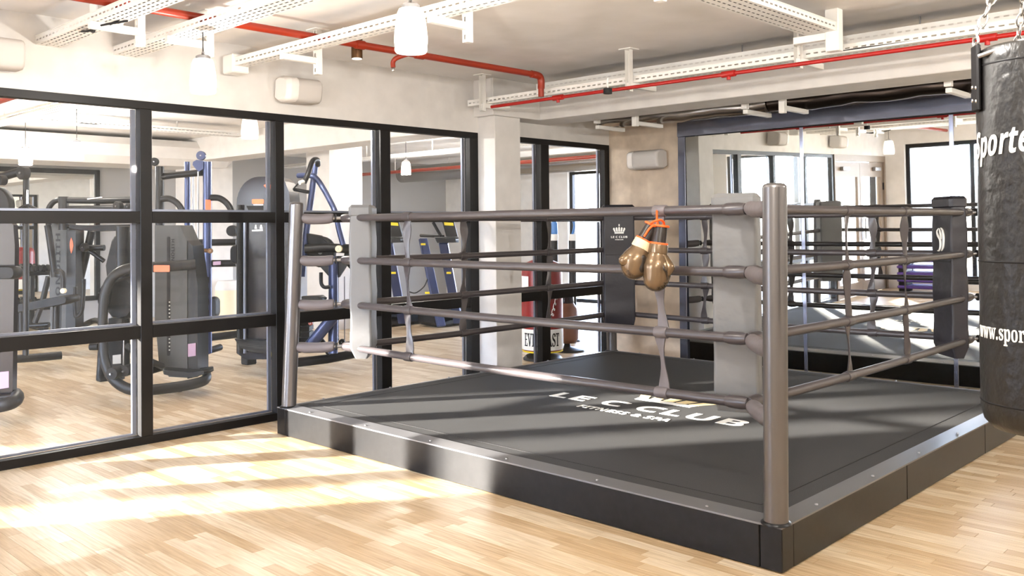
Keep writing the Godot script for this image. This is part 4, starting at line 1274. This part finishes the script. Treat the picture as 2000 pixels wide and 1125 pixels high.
func dumbbells() -> void:
	var X := -12.25
	var rk := thing("dumbbell_rack", "two tier black dumbbell rack below the framed mirror", "rack", Vector3(X, 0, -1.2))
	var z0 := on_x(10, 520, X).z; var z1 := on_x(134, 520, X).z
	var ya := on_x(60, 530, X).y; var yb := on_x(60, 598, X).y
	for y in [ya, yb]:
		part(rk, "shelf", MB.new().box(Vector3(X, y - 0.03, (z0 + z1) / 2), Vector3(0.34, 0.05, absf(z0 - z1)), 0.006), M.machine)
	for f in [0.06, 0.5, 0.94]:
		var z := lerpf(z0, z1, f)
		part(rk, "upright", MB.new().bar(Vector3(X - 0.26, 0.0, z), Vector3(X - 0.21, ya + 0.06, z), 0.06, 0.06, 0.004), M.machine_grey)
		part(rk, "foot", MB.new().box(Vector3(X + 0.02, 0.03, z), Vector3(0.62, 0.06, 0.07), 0.005), M.machine_grey)
	for r in 2:
		var tier: String = ["upper", "lower"][r]
		var first: Node3D = null
		for k in 9: # heads stand 8.5 pixels apart in the photograph
			var z := on_x(30.0 + 8.5 * k, 520, X).z
			var c := Vector3(X, [ya, yb][r] + 0.043, z)
			if first == null:
				first = thing("dumbbell", "black rubber dumbbell on the rack's %s tier" % tier, "dumbbell", c, "dumbbells on the %s tier" % tier)
				part(first, "handle", MB.new().cyl(c - Vector3(0.07, 0, 0), c + Vector3(0.07, 0, 0), 0.016, -1.0, 8), M.steel)
				for s in [-1.0, 1.0]:
					part(first, "head", MB.new().tube([c + Vector3(s * 0.06, 0, 0), c + Vector3(s * 0.07, 0, 0), c + Vector3(s * 0.13, 0, 0), c + Vector3(s * 0.14, 0, 0)], [0.040, 0.046, 0.046, 0.038], 12, 0.58), M.rubber)
			else:
				var o := first.duplicate()
				o.name = numbered("dumbbell")
				add_child(o)
				o.position = c

# machine cut by the photograph's edge: tall shroud with a seat pad, and the pulley arm behind it
func machine_edge() -> void:
	var D := 6.75
	var t := thing("weight_machine", "dark purple weight machine with a sticker near its foot by the partition", "weight machine", on_y(5, 800, 0.0))
	shape(t, "shroud", [[-60, 432], [20, 432], [26, 440], [29, 480], [24, 780], [-60, 790]], D, 0.06, M.shroud)
	cushion(t, "pad", rounded(-45, 520, 32, 546, 11), D - 0.12, 0.12, M.pad_black)
	shape(t, "sticker", [[-2, 727], [17, 725], [17, 757], [-2, 760]], D - 0.003, 0.003, M.pink_label, "pale instruction sticker")
	rod(t, "base_frame", [[-60, 806, D], [-20, 796, D - 0.1], [10, 790, D - 0.15], [27, 784, D - 0.1], [33, 776, D], [30, 770, D + 0.2]], 0.05, M.machine_grey)
	rod(t, "cover_plate", [[-40, 779, D - 0.05], [28, 774, D - 0.05]], 0.02, M.machine)
	var E := 8.9
	var b := on_y(50, 700, 0.0)
	var p := thing("cable_machine", "black cable machine with a pulley arm, chain and curved hand bar", "weight machine", b)
	rod(p, "upright", [[51, 340, E], [51, 560, E], [50, 703, E]], 0.028, M.machine_grey, false)
	rod(p, "arm", [[-60, 366, E], [0, 347, E], [42, 334, E]], 0.042, M.machine)
	disc(p, "pulley", 46, 338, E - 0.05, 0.065, 0.07, M.rubber)
	disc(p, "counter_pulley", 4, 352, E - 0.1, 0.05, 0.06, M.rubber)
	disc(p, "weight_plate", -8, 402, E - 0.15, 0.185, 0.08, M.rubber, 0.2)
	rod(p, "chain", [[54, 371, E - 0.1], [53, 385, E - 0.1], [53, 400, E - 0.1]], 0.010, M.chrome)
	rod(p, "hand_bar", [[34, 411, E - 0.1], [42, 405, E - 0.1], [53, 400, E - 0.1], [64, 405, E - 0.1], [74, 410, E - 0.1]], 0.014, M.machine)
	rod(p, "base_rail", [[-40, 706, E - 0.3], [50, 700, E], [120, 694, E + 0.2]], 0.04, M.machine)

# press machine with the lettered column and bench
func machine_press() -> void:
	var D := 10.3
	var b := on_y(135, 664, 0.0)
	var t := thing("weight_machine", "grey lettered weight machine with orange badge and long padded bench", "weight machine", b)
	shape(t, "column", [[101, 430], [130, 430], [131, 560], [128, 662], [99, 662], [97, 560]], D, 0.22, M.column_grey)
	shape(t, "stack_shroud", [[131, 448], [136, 444], [146, 444], [148, 452], [147, 662], [128, 662]], D - 0.1, 0.2, M.machine)
	decal_text(t, "MONOLITH", 113, 456, 602, 9, D, M.pad_black)
	shape(t, "badge", [[139, 464], [142, 472], [143, 480], [141, 490], [139, 495], [137, 488], [136, 478], [137, 470]], D - 0.106, 0.004, M.badge, "orange lozenge badge")
	rod(t, "vertical_sleeve", [[124, 384, D - 0.2], [124, 449, D - 0.2]], 0.054, M.machine_grey, false)
	rod(t, "curved_tube", [[117, 390, D - 0.1], [107, 393, D - 0.1], [98, 402, D - 0.1], [94, 415, D - 0.1], [95, 440, D - 0.1]], 0.030, M.machine)
	rod(t, "top_bar", [[133, 391, D - 0.2], [200, 392, D - 0.2], [272, 390, D - 0.2]], 0.036, M.machine, false)
	rod(t, "lower_bar", [[133, 407, D - 0.2], [272, 406, D - 0.2]], 0.030, M.machine, false)
	rod(t, "link_rod", [[171, 389, D - 0.3], [200, 386, D - 0.3]], 0.010, M.chrome, false)
	disc(t, "pulley", 231, 403, D - 0.35, 0.055, 0.06, M.machine_grey)
	disc(t, "pulley", 253, 404, D - 0.35, 0.040, 0.06, M.machine_grey)
	cushion(t, "cross_pad", [[125, 438], [160, 440], [268, 438], [268, 448], [235, 451], [190, 452], [150, 450], [125, 445]], D - 0.3, 0.16, M.pad_black)
	rod(t, "lever", [[93, 440, D - 0.25], [99, 480, D - 0.25], [107, 541, D - 0.25]], 0.036, M.machine, false)
	rod(t, "swing_arm", [[179, 452, D + 0.1], [165, 510, D + 0.1], [152, 570, D + 0.1], [147, 655, D + 0.1]], 0.042, M.machine)
	rod(t, "cross_tube", [[147, 484, D], [204, 484, D]], 0.034, M.machine, false)
	rod(t, "brace", [[170, 486, D], [203, 510, D]], 0.026, M.machine, false)
	disc(t, "pivot", 165, 483, D - 0.1, 0.05, 0.05, M.machine)
	rod(t, "loop_frame", [[147, 560, D - 0.1], [147, 610, D - 0.1], [151, 618, D - 0.1], [160, 606, D - 0.1], [163, 575, D - 0.1], [164, 545, D - 0.1]], 0.022, M.machine_grey)
	rod(t, "grab_handle", [[110, 530, D - 0.35], [119, 531, D - 0.4], [124, 540, D - 0.4], [124, 562, D - 0.4]], 0.028, M.machine_grey)
	disc(t, "handle_knob", 124, 568, D - 0.42, 0.028, 0.05, M.cream, 0.0)
	cushion(t, "bench_pad", [[20, 597], [60, 589], [110, 579], [132, 577], [137, 582], [135, 591], [120, 596], [60, 606], [20, 613]], D - 0.9, 0.3, M.pad_black)
	rod(t, "bench_leg", [[112, 592, D - 0.75], [110, 664, D - 0.75]], 0.042, M.machine, false)
	rod(t, "bench_leg", [[43, 604, D - 0.75], [43, 668, D - 0.75]], 0.042, M.machine, false)
	rod(t, "seat_strut", [[95, 540, D + 0.2], [80, 600, D + 0.2], [68, 630, D + 0.2]], 0.032, M.machine_grey, false)
	rod(t, "base_rail", [[28, 638, D + 0.3], [96, 634, D + 0.3]], 0.03, M.machine, false)
	rod(t, "base_rail", [[150, 645, D + 0.2], [185, 626, D + 0.4], [215, 640, D - 0.4]], 0.035, M.machine)

# leg machine in the bay beside the ring: C-shaped foot frame, round seat, lettered shroud
func machine_leg() -> void:
	var D := 7.5
	var t := thing("weight_machine", "leg machine with a big curved tube frame and lettered grey shroud", "weight machine", on_y(290, 765, 0.0))
	rod(t, "curved_frame", [[402, 728, 8.0], [405, 737, 7.8], [392, 746, 7.7], [350, 755, 7.55], [300, 761, 7.4], [268, 763, 7.32], [240, 755, 7.35], [218, 736, 7.4], [205, 705, 7.45], [201, 660, 7.5], [201, 610, 7.5], [206, 570, 7.5], [220, 542, 7.5], [243, 527, 7.5], [270, 522, 7.5], [320, 521, 7.52], [382, 516, 7.6]], 0.046, M.machine_grey, true, 0.75)
	rod(t, "rear_frame", [[196, 738, 7.75], [199, 690, 7.75], [204, 600, 7.75], [215, 560, 7.75]], 0.034, M.machine)
	part(t, "foot", MB.new().box(on_y(200, 738, 0.03), Vector3(0.09, 0.06, 0.09), 0.01), M.rubber)
	part(t, "foot", MB.new().box(on_y(263, 772, 0.015), Vector3(0.05, 0.03, 0.05), 0.01), M.rubber)
	part(t, "foot", MB.new().box(on_y(350, 762, 0.015), Vector3(0.05, 0.03, 0.05), 0.01), M.rubber)
	rod(t, "post", [[240, 442, D + 0.35], [240, 600, D + 0.35], [240, 720, D + 0.2]], 0.056, M.machine, false)
	cushion(t, "backrest", [[215, 470], [222, 458], [232, 452], [246, 452], [256, 460], [259, 478], [262, 530], [258, 545], [206, 548], [203, 520]], D + 0.4, 0.12, M.pad_black)
	cushion(t, "seat", [[222, 545], [250, 540], [262, 556], [266, 585], [262, 606], [250, 622], [232, 627], [216, 622], [205, 608], [200, 590], [204, 566]], D + 0.15, 0.16, M.pad_black)
	cushion(t, "thigh_pad", [[198, 556], [206, 546], [209, 575], [204, 604], [196, 606], [190, 594], [189, 574]], D + 0.05, 0.12, M.shroud)
	shape(t, "side_plate", [[212, 622], [238, 622], [238, 742], [216, 738], [209, 700]], D + 0.1, 0.06, M.machine)
	shape(t, "sticker", [[220, 694], [236, 692], [236, 710], [220, 711]], D + 0.094, 0.003, M.paper, "white instruction sticker")
	disc(t, "roller", 228, 727, D - 0.12, 0.050, 0.16, M.rubber, 0.1)
	disc(t, "roller", 252, 722, D - 0.05, 0.046, 0.16, M.rubber, 0.1)
	rod(t, "ankle_roller", [[176, 677, D + 0.1], [192, 677, D + 0.1]], 0.030, M.rubber, false)
	rod(t, "push_rod", [[246, 675, D + 0.1], [285, 702, D + 0.1], [318, 716, D + 0.2]], 0.028, M.machine_grey, false)
	rod(t, "cable", [[242, 664, D], [241, 716, D]], 0.006, M.steel, false)
	rod(t, "cross_rail", [[258, 735, D + 0.3], [345, 708, D + 0.6]], 0.034, M.machine, false)
	var S := 7.85
	shape(t, "shroud_front", [[302, 440], [352, 440], [365, 470], [366, 738], [330, 736], [310, 706], [303, 620]], S, 0.30, M.column_grey)
	shape(t, "shroud_side", [[366, 470], [376, 480], [386, 560], [386, 736], [366, 740]], S + 0.01, 0.28, M.machine)
	shape(t, "stack_slot", rounded(326, 462, 332, 695, 2.8), S - 0.004, 0.02, M.rubber)
	for k in 14:
		disc(t, "pin_mark", 331, 590 + k * 7.2, S - 0.006, 0.006, 0.006, M.paper, 0.0)
	decal_text(t, "MONOLITH", 337.5, 467, 529, 6, S, M.pad_black)
	shape(t, "badge", rounded(300, 518, 331, 531, 2.0), 7.44, 0.008, M.badge, "orange badge on the upper arm")
	shape(t, "label", [[367, 672], [382, 670], [382, 695], [367, 697]], S - 0.002, 0.008, M.pink_label)
	shape(t, "warning_mark", [[333, 733], [336, 722], [340, 733]], S - 0.004, 0.003, M.paper)
	cushion(t, "foot_plate", [[312, 722], [340, 724], [376, 728], [405, 722], [406, 730], [376, 738], [340, 738], [314, 732]], 7.7, 0.22, M.machine)
	for k in 4: # smoked cover with the weight stack behind it
		shape(t, "weight_plate", [[362, 545 + k * 22], [394, 543 + k * 22], [394, 555 + k * 22], [362, 557 + k * 22]], S + 0.34, 0.2, M.rubber)

# tall cable tower of blue grey posts
func cable_tower() -> void:
	var D := 9.3
	var t := thing("cable_tower", "tall blue grey cable tower with pulley on top and curved grab handles", "weight machine", on_y(405, 690, 0.0))
	rod(t, "post", [[366, 316, D + 0.2], [366, 660, D + 0.2]], 0.030, M.machine_blue, false)
	rod(t, "post", [[405, 316, D], [405, 690, D]], 0.045, M.machine_blue, false)
	shape(t, "top_plate", [[377, 316], [384, 312], [397, 314], [397, 330], [388, 335], [383, 331], [376, 322]], D - 0.05, 0.05, M.machine_blue)
	disc(t, "pulley", 393, 304, D - 0.06, 0.047, 0.04, M.machine_blue, 0.0)
	rod(t, "top_beam", [[316, 345, D + 0.1], [340, 342, D + 0.1], [396, 337, D]], 0.034, M.machine, false)
	rod(t, "rear_post", [[312, 325, D + 0.1], [312, 440, D + 0.1], [311, 640, D + 0.1]], 0.044, M.machine_grey, false)
	disc(t, "pulley", 302, 316, D, 0.042, 0.04, M.rubber, 0.0)
	rod(t, "grab_handle", [[315, 389, D - 0.1], [330, 388, D - 0.1], [345, 396, D - 0.1], [356, 412, D - 0.1], [359, 432, D - 0.1]], 0.032, M.machine_grey)
	rod(t, "grab_handle", [[412, 386, D - 0.1], [428, 387, D - 0.1], [442, 396, D - 0.1], [451, 410, D - 0.1], [454, 428, D - 0.1]], 0.032, M.machine)
	rod(t, "cable", [[387, 335, D - 0.05], [387, 640, D - 0.05]], 0.008, M.steel, false)
	rod(t, "guide_rod", [[377, 335, D + 0.1], [377, 660, D + 0.1]], 0.010, M.steel, false)
	rod(t, "peg", [[386, 488, D - 0.15], [410, 490, D - 0.15]], 0.020, M.bronze, false)
	disc(t, "peg_cap", 411, 490, D - 0.16, 0.026, 0.02, M.bronze, 0.0)
	shape(t, "label", [[401, 390], [412, 390], [412, 412], [401, 412]], D - 0.055, 0.008, M.badge, "red label on the post")
	for k in 6:
		disc(t, "adjust_hole", 399, 520 + k * 30, D - 0.05, 0.012, 0.012, M.rubber, 0.0)
	rod(t, "cross_bar", [[386, 474, D + 0.25], [462, 473, D + 0.25]], 0.036, M.machine, false)
	rod(t, "cross_bar", [[384, 515, D + 0.05], [462, 514, D + 0.05]], 0.036, M.machine, false)
	shape(t, "bar_label", [[416, 511], [431, 510], [431, 517], [416, 518]], D, 0.006, M.pink_label)
	cushion(t, "roller_pad", rounded(440, 440, 462, 462, 10), D - 0.1, 0.14, M.pad_black)
	cushion(t, "seat_pad", rounded(448, 478, 470, 516, 10), D - 0.1, 0.14, M.pad_black)
	cushion(t, "lower_pad", rounded(404, 580, 423, 622, 9), D + 0.2, 0.14, M.pad_black)
	rod(t, "base_rail", [[386, 662, D + 0.3], [470, 652, D + 0.4]], 0.04, M.machine, false)
	rod(t, "base_rail", [[350, 690, D - 0.2], [405, 686, D], [430, 678, D + 0.2]], 0.035, M.machine, false)
	var bn := thing("waste_bin", "cream barrel shaped bin standing behind the cable tower", "bin", on_y(446, 634, 0.0))
	var c := on_y(446, 634, 0.0)
	part(bn, "barrel", MB.new().lathe([Vector2(0.15, 0), Vector2(0.19, 0.10), Vector2(0.20, 0.30), Vector2(0.185, 0.52)], c, 24), M.cream)
	part(bn, "lid", MB.new().lathe([Vector2(0.19, 0.52), Vector2(0.19, 0.56), Vector2(0.16, 0.64), Vector2(0.14, 0.66)], c, 24), M.white)

# glossy dark shroud with domed top
func machine_shroud() -> void:
	var D := 8.75
	var t := thing("weight_machine", "glossy dark purple weight stack shroud with domed top and red labels", "weight machine", on_y(515, 705, 0.0))
	var dome := [[462, 690], [462, 420]]
	for k in 9:
		var a := PI - PI * 0.5 * k / 8.0
		dome.append([506 + cos(a) * 44, 398 - sin(a) * 53])
	dome.append_array([[544, 345], [556, 354], [564, 374], [567, 400], [567, 690], [540, 702], [480, 702]])
	shape(t, "shroud", dome, D, 0.42, M.shroud)
	rod(t, "front_rail", [[468, 400, D - 0.04], [468, 690, D - 0.04]], 0.024, M.machine, false)
	rod(t, "front_rail", [[478, 415, D - 0.05], [478, 690, D - 0.05]], 0.014, M.lit_aluminium, false)
	shape(t, "red_label", rounded(492, 389, 515, 398, 2.0), D - 0.006, 0.006, M.badge, "red label plate")
	shape(t, "white_stripe", [[495, 399], [514, 399], [514, 401], [495, 401]], D - 0.006, 0.006, M.print_white)
	shape(t, "text_panel", [[481, 402], [514, 402], [514, 413], [486, 413]], D - 0.006, 0.006, M.pad_black)
	shape(t, "lozenge", [[515, 362], [520, 359], [530, 361], [536, 366], [528, 369], [519, 367]], D - 0.006, 0.006, M.badge)
	for x in [[497, 5], [507, 6]]:
		shape(t, "printed_figure", [[x[0], 447], [x[0] + x[1] * 0.3, 439], [x[0] + x[1] * 0.7, 439], [x[0] + x[1], 447]], D - 0.006, 0.005, M.print_white)
	shape(t, "white_stripe", [[492, 449], [513, 448], [513, 451], [492, 452]], D - 0.006, 0.006, M.print_white)
	for k in 24:
		shape(t, "number_mark", [[525, 575 + k * 4.2], [529, 575 + k * 4.2], [529, 577 + k * 4.2], [525, 577 + k * 4.2]], D - 0.004, 0.003, M.paper)
	shape(t, "skirt", [[458, 662], [548, 668], [548, 690], [500, 690], [470, 680]], D - 0.08, 0.1, M.machine)
	part(t, "foot", MB.new().box(on_y(486, 702, 0.05), Vector3(0.12, 0.10, 0.12), 0.01), M.rubber)
	part(t, "foot", MB.new().box(on_y(556, 700, 0.05), Vector3(0.12, 0.10, 0.12), 0.01), M.rubber)
	shape(t, "warning_label", [[524, 688], [535, 687], [535, 696], [524, 697]], D - 0.09, 0.006, M.yellow)

# lat pull machine of bent blue tubes behind the leaning post
func machine_pulldown() -> void:
	var D := 8.95
	var t := thing("weight_machine", "pull machine of bent blue tubes with round black plates behind the ring corner", "weight machine", on_y(640, 700, 0.0))
	rod(t, "top_tube", [[583, 343, D + 0.1], [606, 343, D], [618, 349, D], [630, 366, D], [645, 393, D - 0.05], [655, 415, D - 0.1], [662, 448, D - 0.1], [670, 478, D - 0.1]], 0.028, M.machine_blue)
	rod(t, "upright", [[616, 320, D + 0.15], [610, 370, D + 0.15], [603, 420, D + 0.15], [596, 475, D + 0.15], [590, 540, D + 0.15]], 0.032, M.machine_blue)
	rod(t, "bent_handle", [[594, 357, D - 0.2], [602, 338, D - 0.2], [609, 318, D - 0.15], [614, 312, D - 0.1], [620, 313, D], [621, 322, D + 0.1]], 0.026, M.machine)
	rod(t, "grip", [[596, 354, D - 0.2], [585, 357, D - 0.25]], 0.020, M.paper, false)
	rod(t, "cable", [[584, 357, D - 0.22], [573, 369, D - 0.1]], 0.008, M.rubber, false)
	rod(t, "grip", [[575, 370, D - 0.1], [602, 375, D - 0.2]], 0.018, M.machine, false)
	rod(t, "cross_axle", [[596, 486, D], [640, 484, D], [704, 487, D]], 0.045, M.machine, false)
	disc(t, "axle_cap", 662, 486, D - 0.1, 0.034, 0.05, M.cream, 0.0)
	disc(t, "weight_plate", 628, 492, D + 0.15, 0.155, 0.05, M.rubber, 0.3)
	disc(t, "weight_plate", 702, 500, D + 0.1, 0.16, 0.05, M.rubber, 0.3)
	shape(t, "gusset", [[612, 500], [688, 500], [676, 520], [662, 542], [644, 542], [626, 522]], D, 0.06, M.machine)
	rod(t, "column", [[651, 500, D], [651, 600, D], [650, 690, D - 0.05]], 0.058, M.machine_blue, false, 0.8)
	rod(t, "side_grip", [[645, 560, D - 0.1], [634, 561, D - 0.1], [628, 555, D - 0.1], [627, 545, D - 0.1], [627, 532, D - 0.1]], 0.018, M.machine)
	cushion(t, "seat", [[586, 580], [625, 578], [633, 584], [630, 592], [586, 594]], D - 0.2, 0.2, M.pad_black)
	cushion(t, "knee_pad", [[596, 455], [625, 460], [640, 472], [645, 482], [600, 486]], D + 0.1, 0.14, M.pad_black)
	rod(t, "slanted_strut", [[654, 615, D - 0.1], [632, 642, D - 0.15], [606, 674, D - 0.1]], 0.058, M.machine_blue, false, 0.7)
	rod(t, "slanted_strut", [[622, 660, D], [646, 692, D]], 0.035, M.machine, false)
	rod(t, "floor_rail", [[580, 708, D - 0.15], [640, 701, D], [708, 688, D + 0.3]], 0.045, M.machine, false, 0.8)
	rod(t, "floor_rail", [[582, 684, D + 0.4], [640, 676, D + 0.5]], 0.03, M.machine_grey, false)
	for q in [[656, 662], [668, 668]]:
		disc(t, "pulley", q[0], q[1], D + 0.2, 0.032, 0.05, M.rubber, 0.0)
	rod(t, "cable", [[661, 540, D + 0.1], [661, 662, D + 0.2]], 0.006, M.steel, false)
	rod(t, "cable", [[673, 540, D + 0.1], [673, 664, D + 0.2]], 0.006, M.steel, false)
	for k in 4:
		shape(t, "stack_plate", [[584, 628 + k * 11], [604, 627 + k * 11], [604, 636 + k * 11], [584, 637 + k * 11]], D + 0.2, 0.2, M.rubber)
	disc(t, "red_knob", 607, 631, D, 0.022, 0.03, M.red_pipe, 0.0)

func treadmill(label: String, sh: float) -> void: # sh shifts the traced machine in pixels
	var D := 12.3
	var t := thing("treadmill", label, "treadmill", on_y(855 + sh, 640, 0.0), "treadmills in the gym")
	var f := func(q: Array) -> Array:
		var o := []
		for e in q: o.append([e[0] + sh, e[1]])
		return o
	shape(t, "console", f.call([[862, 428], [886, 432], [894, 462], [872, 464]]), D - 0.05, 0.10, M.machine, "dark console")
	shape(t, "console_label", f.call([[867, 434], [885, 435], [886, 441], [868, 440]]), D - 0.056, 0.006, M.yellow, "yellow label")
	cushion(t, "tray", f.call([[846, 463], [893, 463], [894, 474], [852, 475]]), D - 0.25, 0.45, M.machine_grey)
	for u in [[866, 474, 895, 625, 0.0], [826, 466, 862, 632, 0.5]]:
		var a := at(u[0] + sh, u[1], D + u[4]); var b := on_y(u[2] + sh, u[3] + 6, 0.06)
		part(t, "upright", MB.new().bar(a, b, 0.13, 0.05, 0.01), M.machine_blue)
	rod(t, "hand_rail", [[822 + sh, 460, D + 0.4], [850 + sh, 461, D + 0.1], [866 + sh, 462, D]], 0.022, M.machine, false)
	rod(t, "hand_rail", [[846 + sh, 434, D + 0.1], [856 + sh, 452, D + 0.1], [862 + sh, 462, D]], 0.022, M.machine, false)
	rod(t, "cable", [[835 + sh, 545, D + 0.2], [828 + sh, 560, D + 0.2], [812 + sh, 572, D + 0.2], [800 + sh, 570, D + 0.2]], 0.008, M.rubber)
	for q in [[822, 475], [830, 570], [872, 531]]:
		shape(t, "yellow_label", f.call([[q[0], q[1]], [q[0] + 9, q[1]], [q[0] + 9, q[1] + 4], [q[0], q[1] + 4]]), D - 0.1, 0.006, M.yellow)
	var d0 := on_y(884 + sh, 632, 0.0); var d1 := on_y(842 + sh, 640, 0.0)
	var c := (d0 + d1) / 2
	var run := Vector3(0, 0, -1)
	part(t, "deck", MB.new().bar(c - run * 0.2 + Vector3(0, 0.09, 0), c + run * 1.5 + Vector3(0, 0.13, 0), 0.46, 0.16, 0.03), M.machine)
	part(t, "motor_hood", MB.new().bar(c - run * 0.3 + Vector3(0, 0.13, 0), c + run * 0.15 + Vector3(0, 0.17, 0), 0.46, 0.22, 0.05), M.machine_grey)

func standing_bags() -> void:
	var c := on_x(1060, 705, -4.72)
	c.y = 0
	var D := (c - EYE).dot(-cam_basis.z)
	var k := D / F # metres per pixel there
	var R := 40.0 * k
	var yb := at(1060, 684, D).y; var yt := at(1060, 507, D).y
	var t := thing("standing_punching_bag", "red free standing punching bag with white lettered band behind the glass", "punching bag", c)
	part(t, "base", MB.new().lathe([Vector2(R * 0.95, 0), Vector2(R * 0.95, 0.02), Vector2(R * 0.8, 0.05), Vector2(0.05, 0.08)], c, 28), M.machine_grey)
	part(t, "pole", MB.new().cyl(c + Vector3(0, 0.05, 0), Vector3(c.x, yb + 0.02, c.z), 0.03), M.machine)
	part(t, "body", MB.new().lathe([Vector2(R * 0.94, yb), Vector2(R, yb + 0.04), Vector2(R, yb + 0.25), Vector2(R * 1.01, (yb + yt) / 2), Vector2(R * 0.99, yt - 0.12), Vector2(R * 0.86, yt - 0.04), Vector2(R * 0.5, yt - 0.005), Vector2(0.002, yt)], Vector3(c.x, 0, c.z), 36), M.red_vinyl)
	part(t, "white_band", MB.new().lathe([Vector2(R * 1.004, yb + 0.02), Vector2(R * 1.012, yb + 0.03), Vector2(R * 1.012, yb + 0.235), Vector2(R * 1.004, yb + 0.24)], Vector3(c.x, 0, c.z), 36), M.print_white)
	part(t, "gold_hem", MB.new().lathe([Vector2(R * 0.96, yb - 0.008), Vector2(R * 0.99, yb - 0.002), Vector2(R * 0.99, yb + 0.008)], Vector3(c.x, 0, c.z), 36), M.yellow)
	var to_cam := atan2(EYE.z - c.z, EYE.x - c.x)
	var cyl := func(ang: float, y: float, l: float) -> Vector3: return Vector3(c.x + cos(ang) * (R * 1.013 + l), y, c.z + sin(ang) * (R * 1.013 + l))
	letter(t, "lettering", "EVERLAST", "Droid Serif", true, false, func(u, v, l): return cyl.call(to_cam + 1.0 - u * 1.9, yb + 0.06 + v * 0.14, l), M.pad_black, 0.002)
	# pale upper patch and a handwritten signature running up the bag
	var patch := MB.new()
	var rows := []
	for s in 8:
		var an := to_cam + 1.25 - s * 0.08
		rows.append([cyl.call(an, yt - 0.36, 0.001), cyl.call(an, yt - 0.17, 0.001), cyl.call(an, yt - 0.17, 0.004), cyl.call(an, yt - 0.36, 0.004)])
	patch.grid(rows)
	part(t, "white_patch", patch, M.print_white)
	var sg := []
	for s in 40:
		var f := s / 39.0
		sg.append(cyl.call(to_cam - 0.32 - f * 0.42 - 0.10 * sin(f * 34.0) * (1.0 - f * 0.6), yb + 0.27 + f * 0.30 + 0.025 * cos(f * 34.0), 0.001))
	part(t, "signature", MB.new().tube(sg, 0.0035, 6), M.print_white, "white handwritten signature")
	# brown leather bag behind it
	var d := on_x(1108, 690, -4.95)
	var D2 := (d - EYE).dot(-cam_basis.z)
	var k2 := D2 / F
	var y0 := at(1108, 671, D2).y; var y1 := at(1108, 592, D2).y
	var b := thing("brown_punching_bag", "brown leather rounded bag standing behind the red punching bag", "punching bag", Vector3(d.x, 0, d.z))
	part(b, "body", MB.new().lathe([Vector2(0.02, y0), Vector2(17 * k2, y0 + 0.01), Vector2(22 * k2, y0 + 0.06), Vector2(23 * k2, (y0 + y1) / 2), Vector2(21 * k2, y1 - 0.06), Vector2(14 * k2, y1), Vector2(0.01, y1 + 0.01)], Vector3(d.x, 0, d.z), 28), M.brown_leather)
	part(b, "collar", MB.new().lathe([Vector2(13 * k2, y1 - 0.01), Vector2(14 * k2, y1 + 0.02), Vector2(13 * k2, y1 + 0.09), Vector2(6 * k2, y1 + 0.11)], Vector3(d.x, 0, d.z), 20), M.shroud)
	part(b, "stand", MB.new().lathe([Vector2(0.2, 0), Vector2(0.2, 0.02), Vector2(0.04, 0.05), Vector2(0.03, y0 + 0.01)], Vector3(d.x, 0, d.z), 20), M.machine)
	# hygiene stands with bottles
	for q in [[1084, 437, "grey hygiene stand holding a blue spray bottle", 0], [1119, 437, "dark hygiene stand with a blue curved handle", 1]]:
		var D3 := 11.2
		var p := at(q[0], 600, D3)
		var hs := thing("hygiene_stand", q[2], "stand", Vector3(p.x, 0, p.z))
		var yt2 := at(q[0], 470, D3).y
		part(hs, "post", MB.new().cyl(Vector3(p.x, 0.02, p.z), Vector3(p.x, yt2, p.z), 0.045), M.machine_grey)
		part(hs, "base", MB.new().lathe([Vector2(0.09, 0), Vector2(0.09, 0.015), Vector2(0.05, 0.03)], Vector3(p.x, 0, p.z), 20), M.machine)
		part(hs, "holder", MB.new().lathe([Vector2(0.045, 0), Vector2(0.05, 0.01), Vector2(0.05, 0.07), Vector2(0.045, 0.08)], Vector3(p.x, yt2, p.z), 16), M.print_white)
		if q[3] == 0:
			part(hs, "bottle", MB.new().lathe([Vector2(0.04, 0), Vector2(0.045, 0.02), Vector2(0.042, 0.13), Vector2(0.02, 0.17), Vector2(0.018, 0.2)], Vector3(p.x, yt2 + 0.08, p.z), 16), M.blue_plastic)
			part(hs, "trigger", MB.new().box(Vector3(p.x, yt2 + 0.30, p.z), Vector3(0.03, 0.05, 0.10), 0.008), M.print_white)
		else:
			part(hs, "handle", MB.new().tube(curve([Vector3(p.x, yt2 + 0.07, p.z), Vector3(p.x + 0.03, yt2 + 0.15, p.z), Vector3(p.x + 0.03, yt2 + 0.22, p.z), Vector3(p.x - 0.02, yt2 + 0.28, p.z)]), 0.014, 8), M.blue_plastic)
	# purple step stack under the window, seen in the mirror
	for k4 in 5:
		var st := thing("exercise_step", "purple exercise step in the stack under the window, number %s from the floor" % ["lowest", "second", "third", "fourth", "topmost"][k4], "step", Vector3(-3.45, 0.11 * k4, 3.55), "stacked purple steps")
		part(st, "tread", MB.new().box(Vector3(-3.45, 0.11 * k4 + 0.085, 3.55), Vector3(0.72, 0.05, 0.36), 0.015), M.purple)
		for s in [-1.0, 1.0]:
			part(st, "foot", MB.new().box(Vector3(-3.45 + s * 0.28, 0.11 * k4 + 0.03, 3.55), Vector3(0.12, 0.06, 0.32), 0.008), M.pad_black)
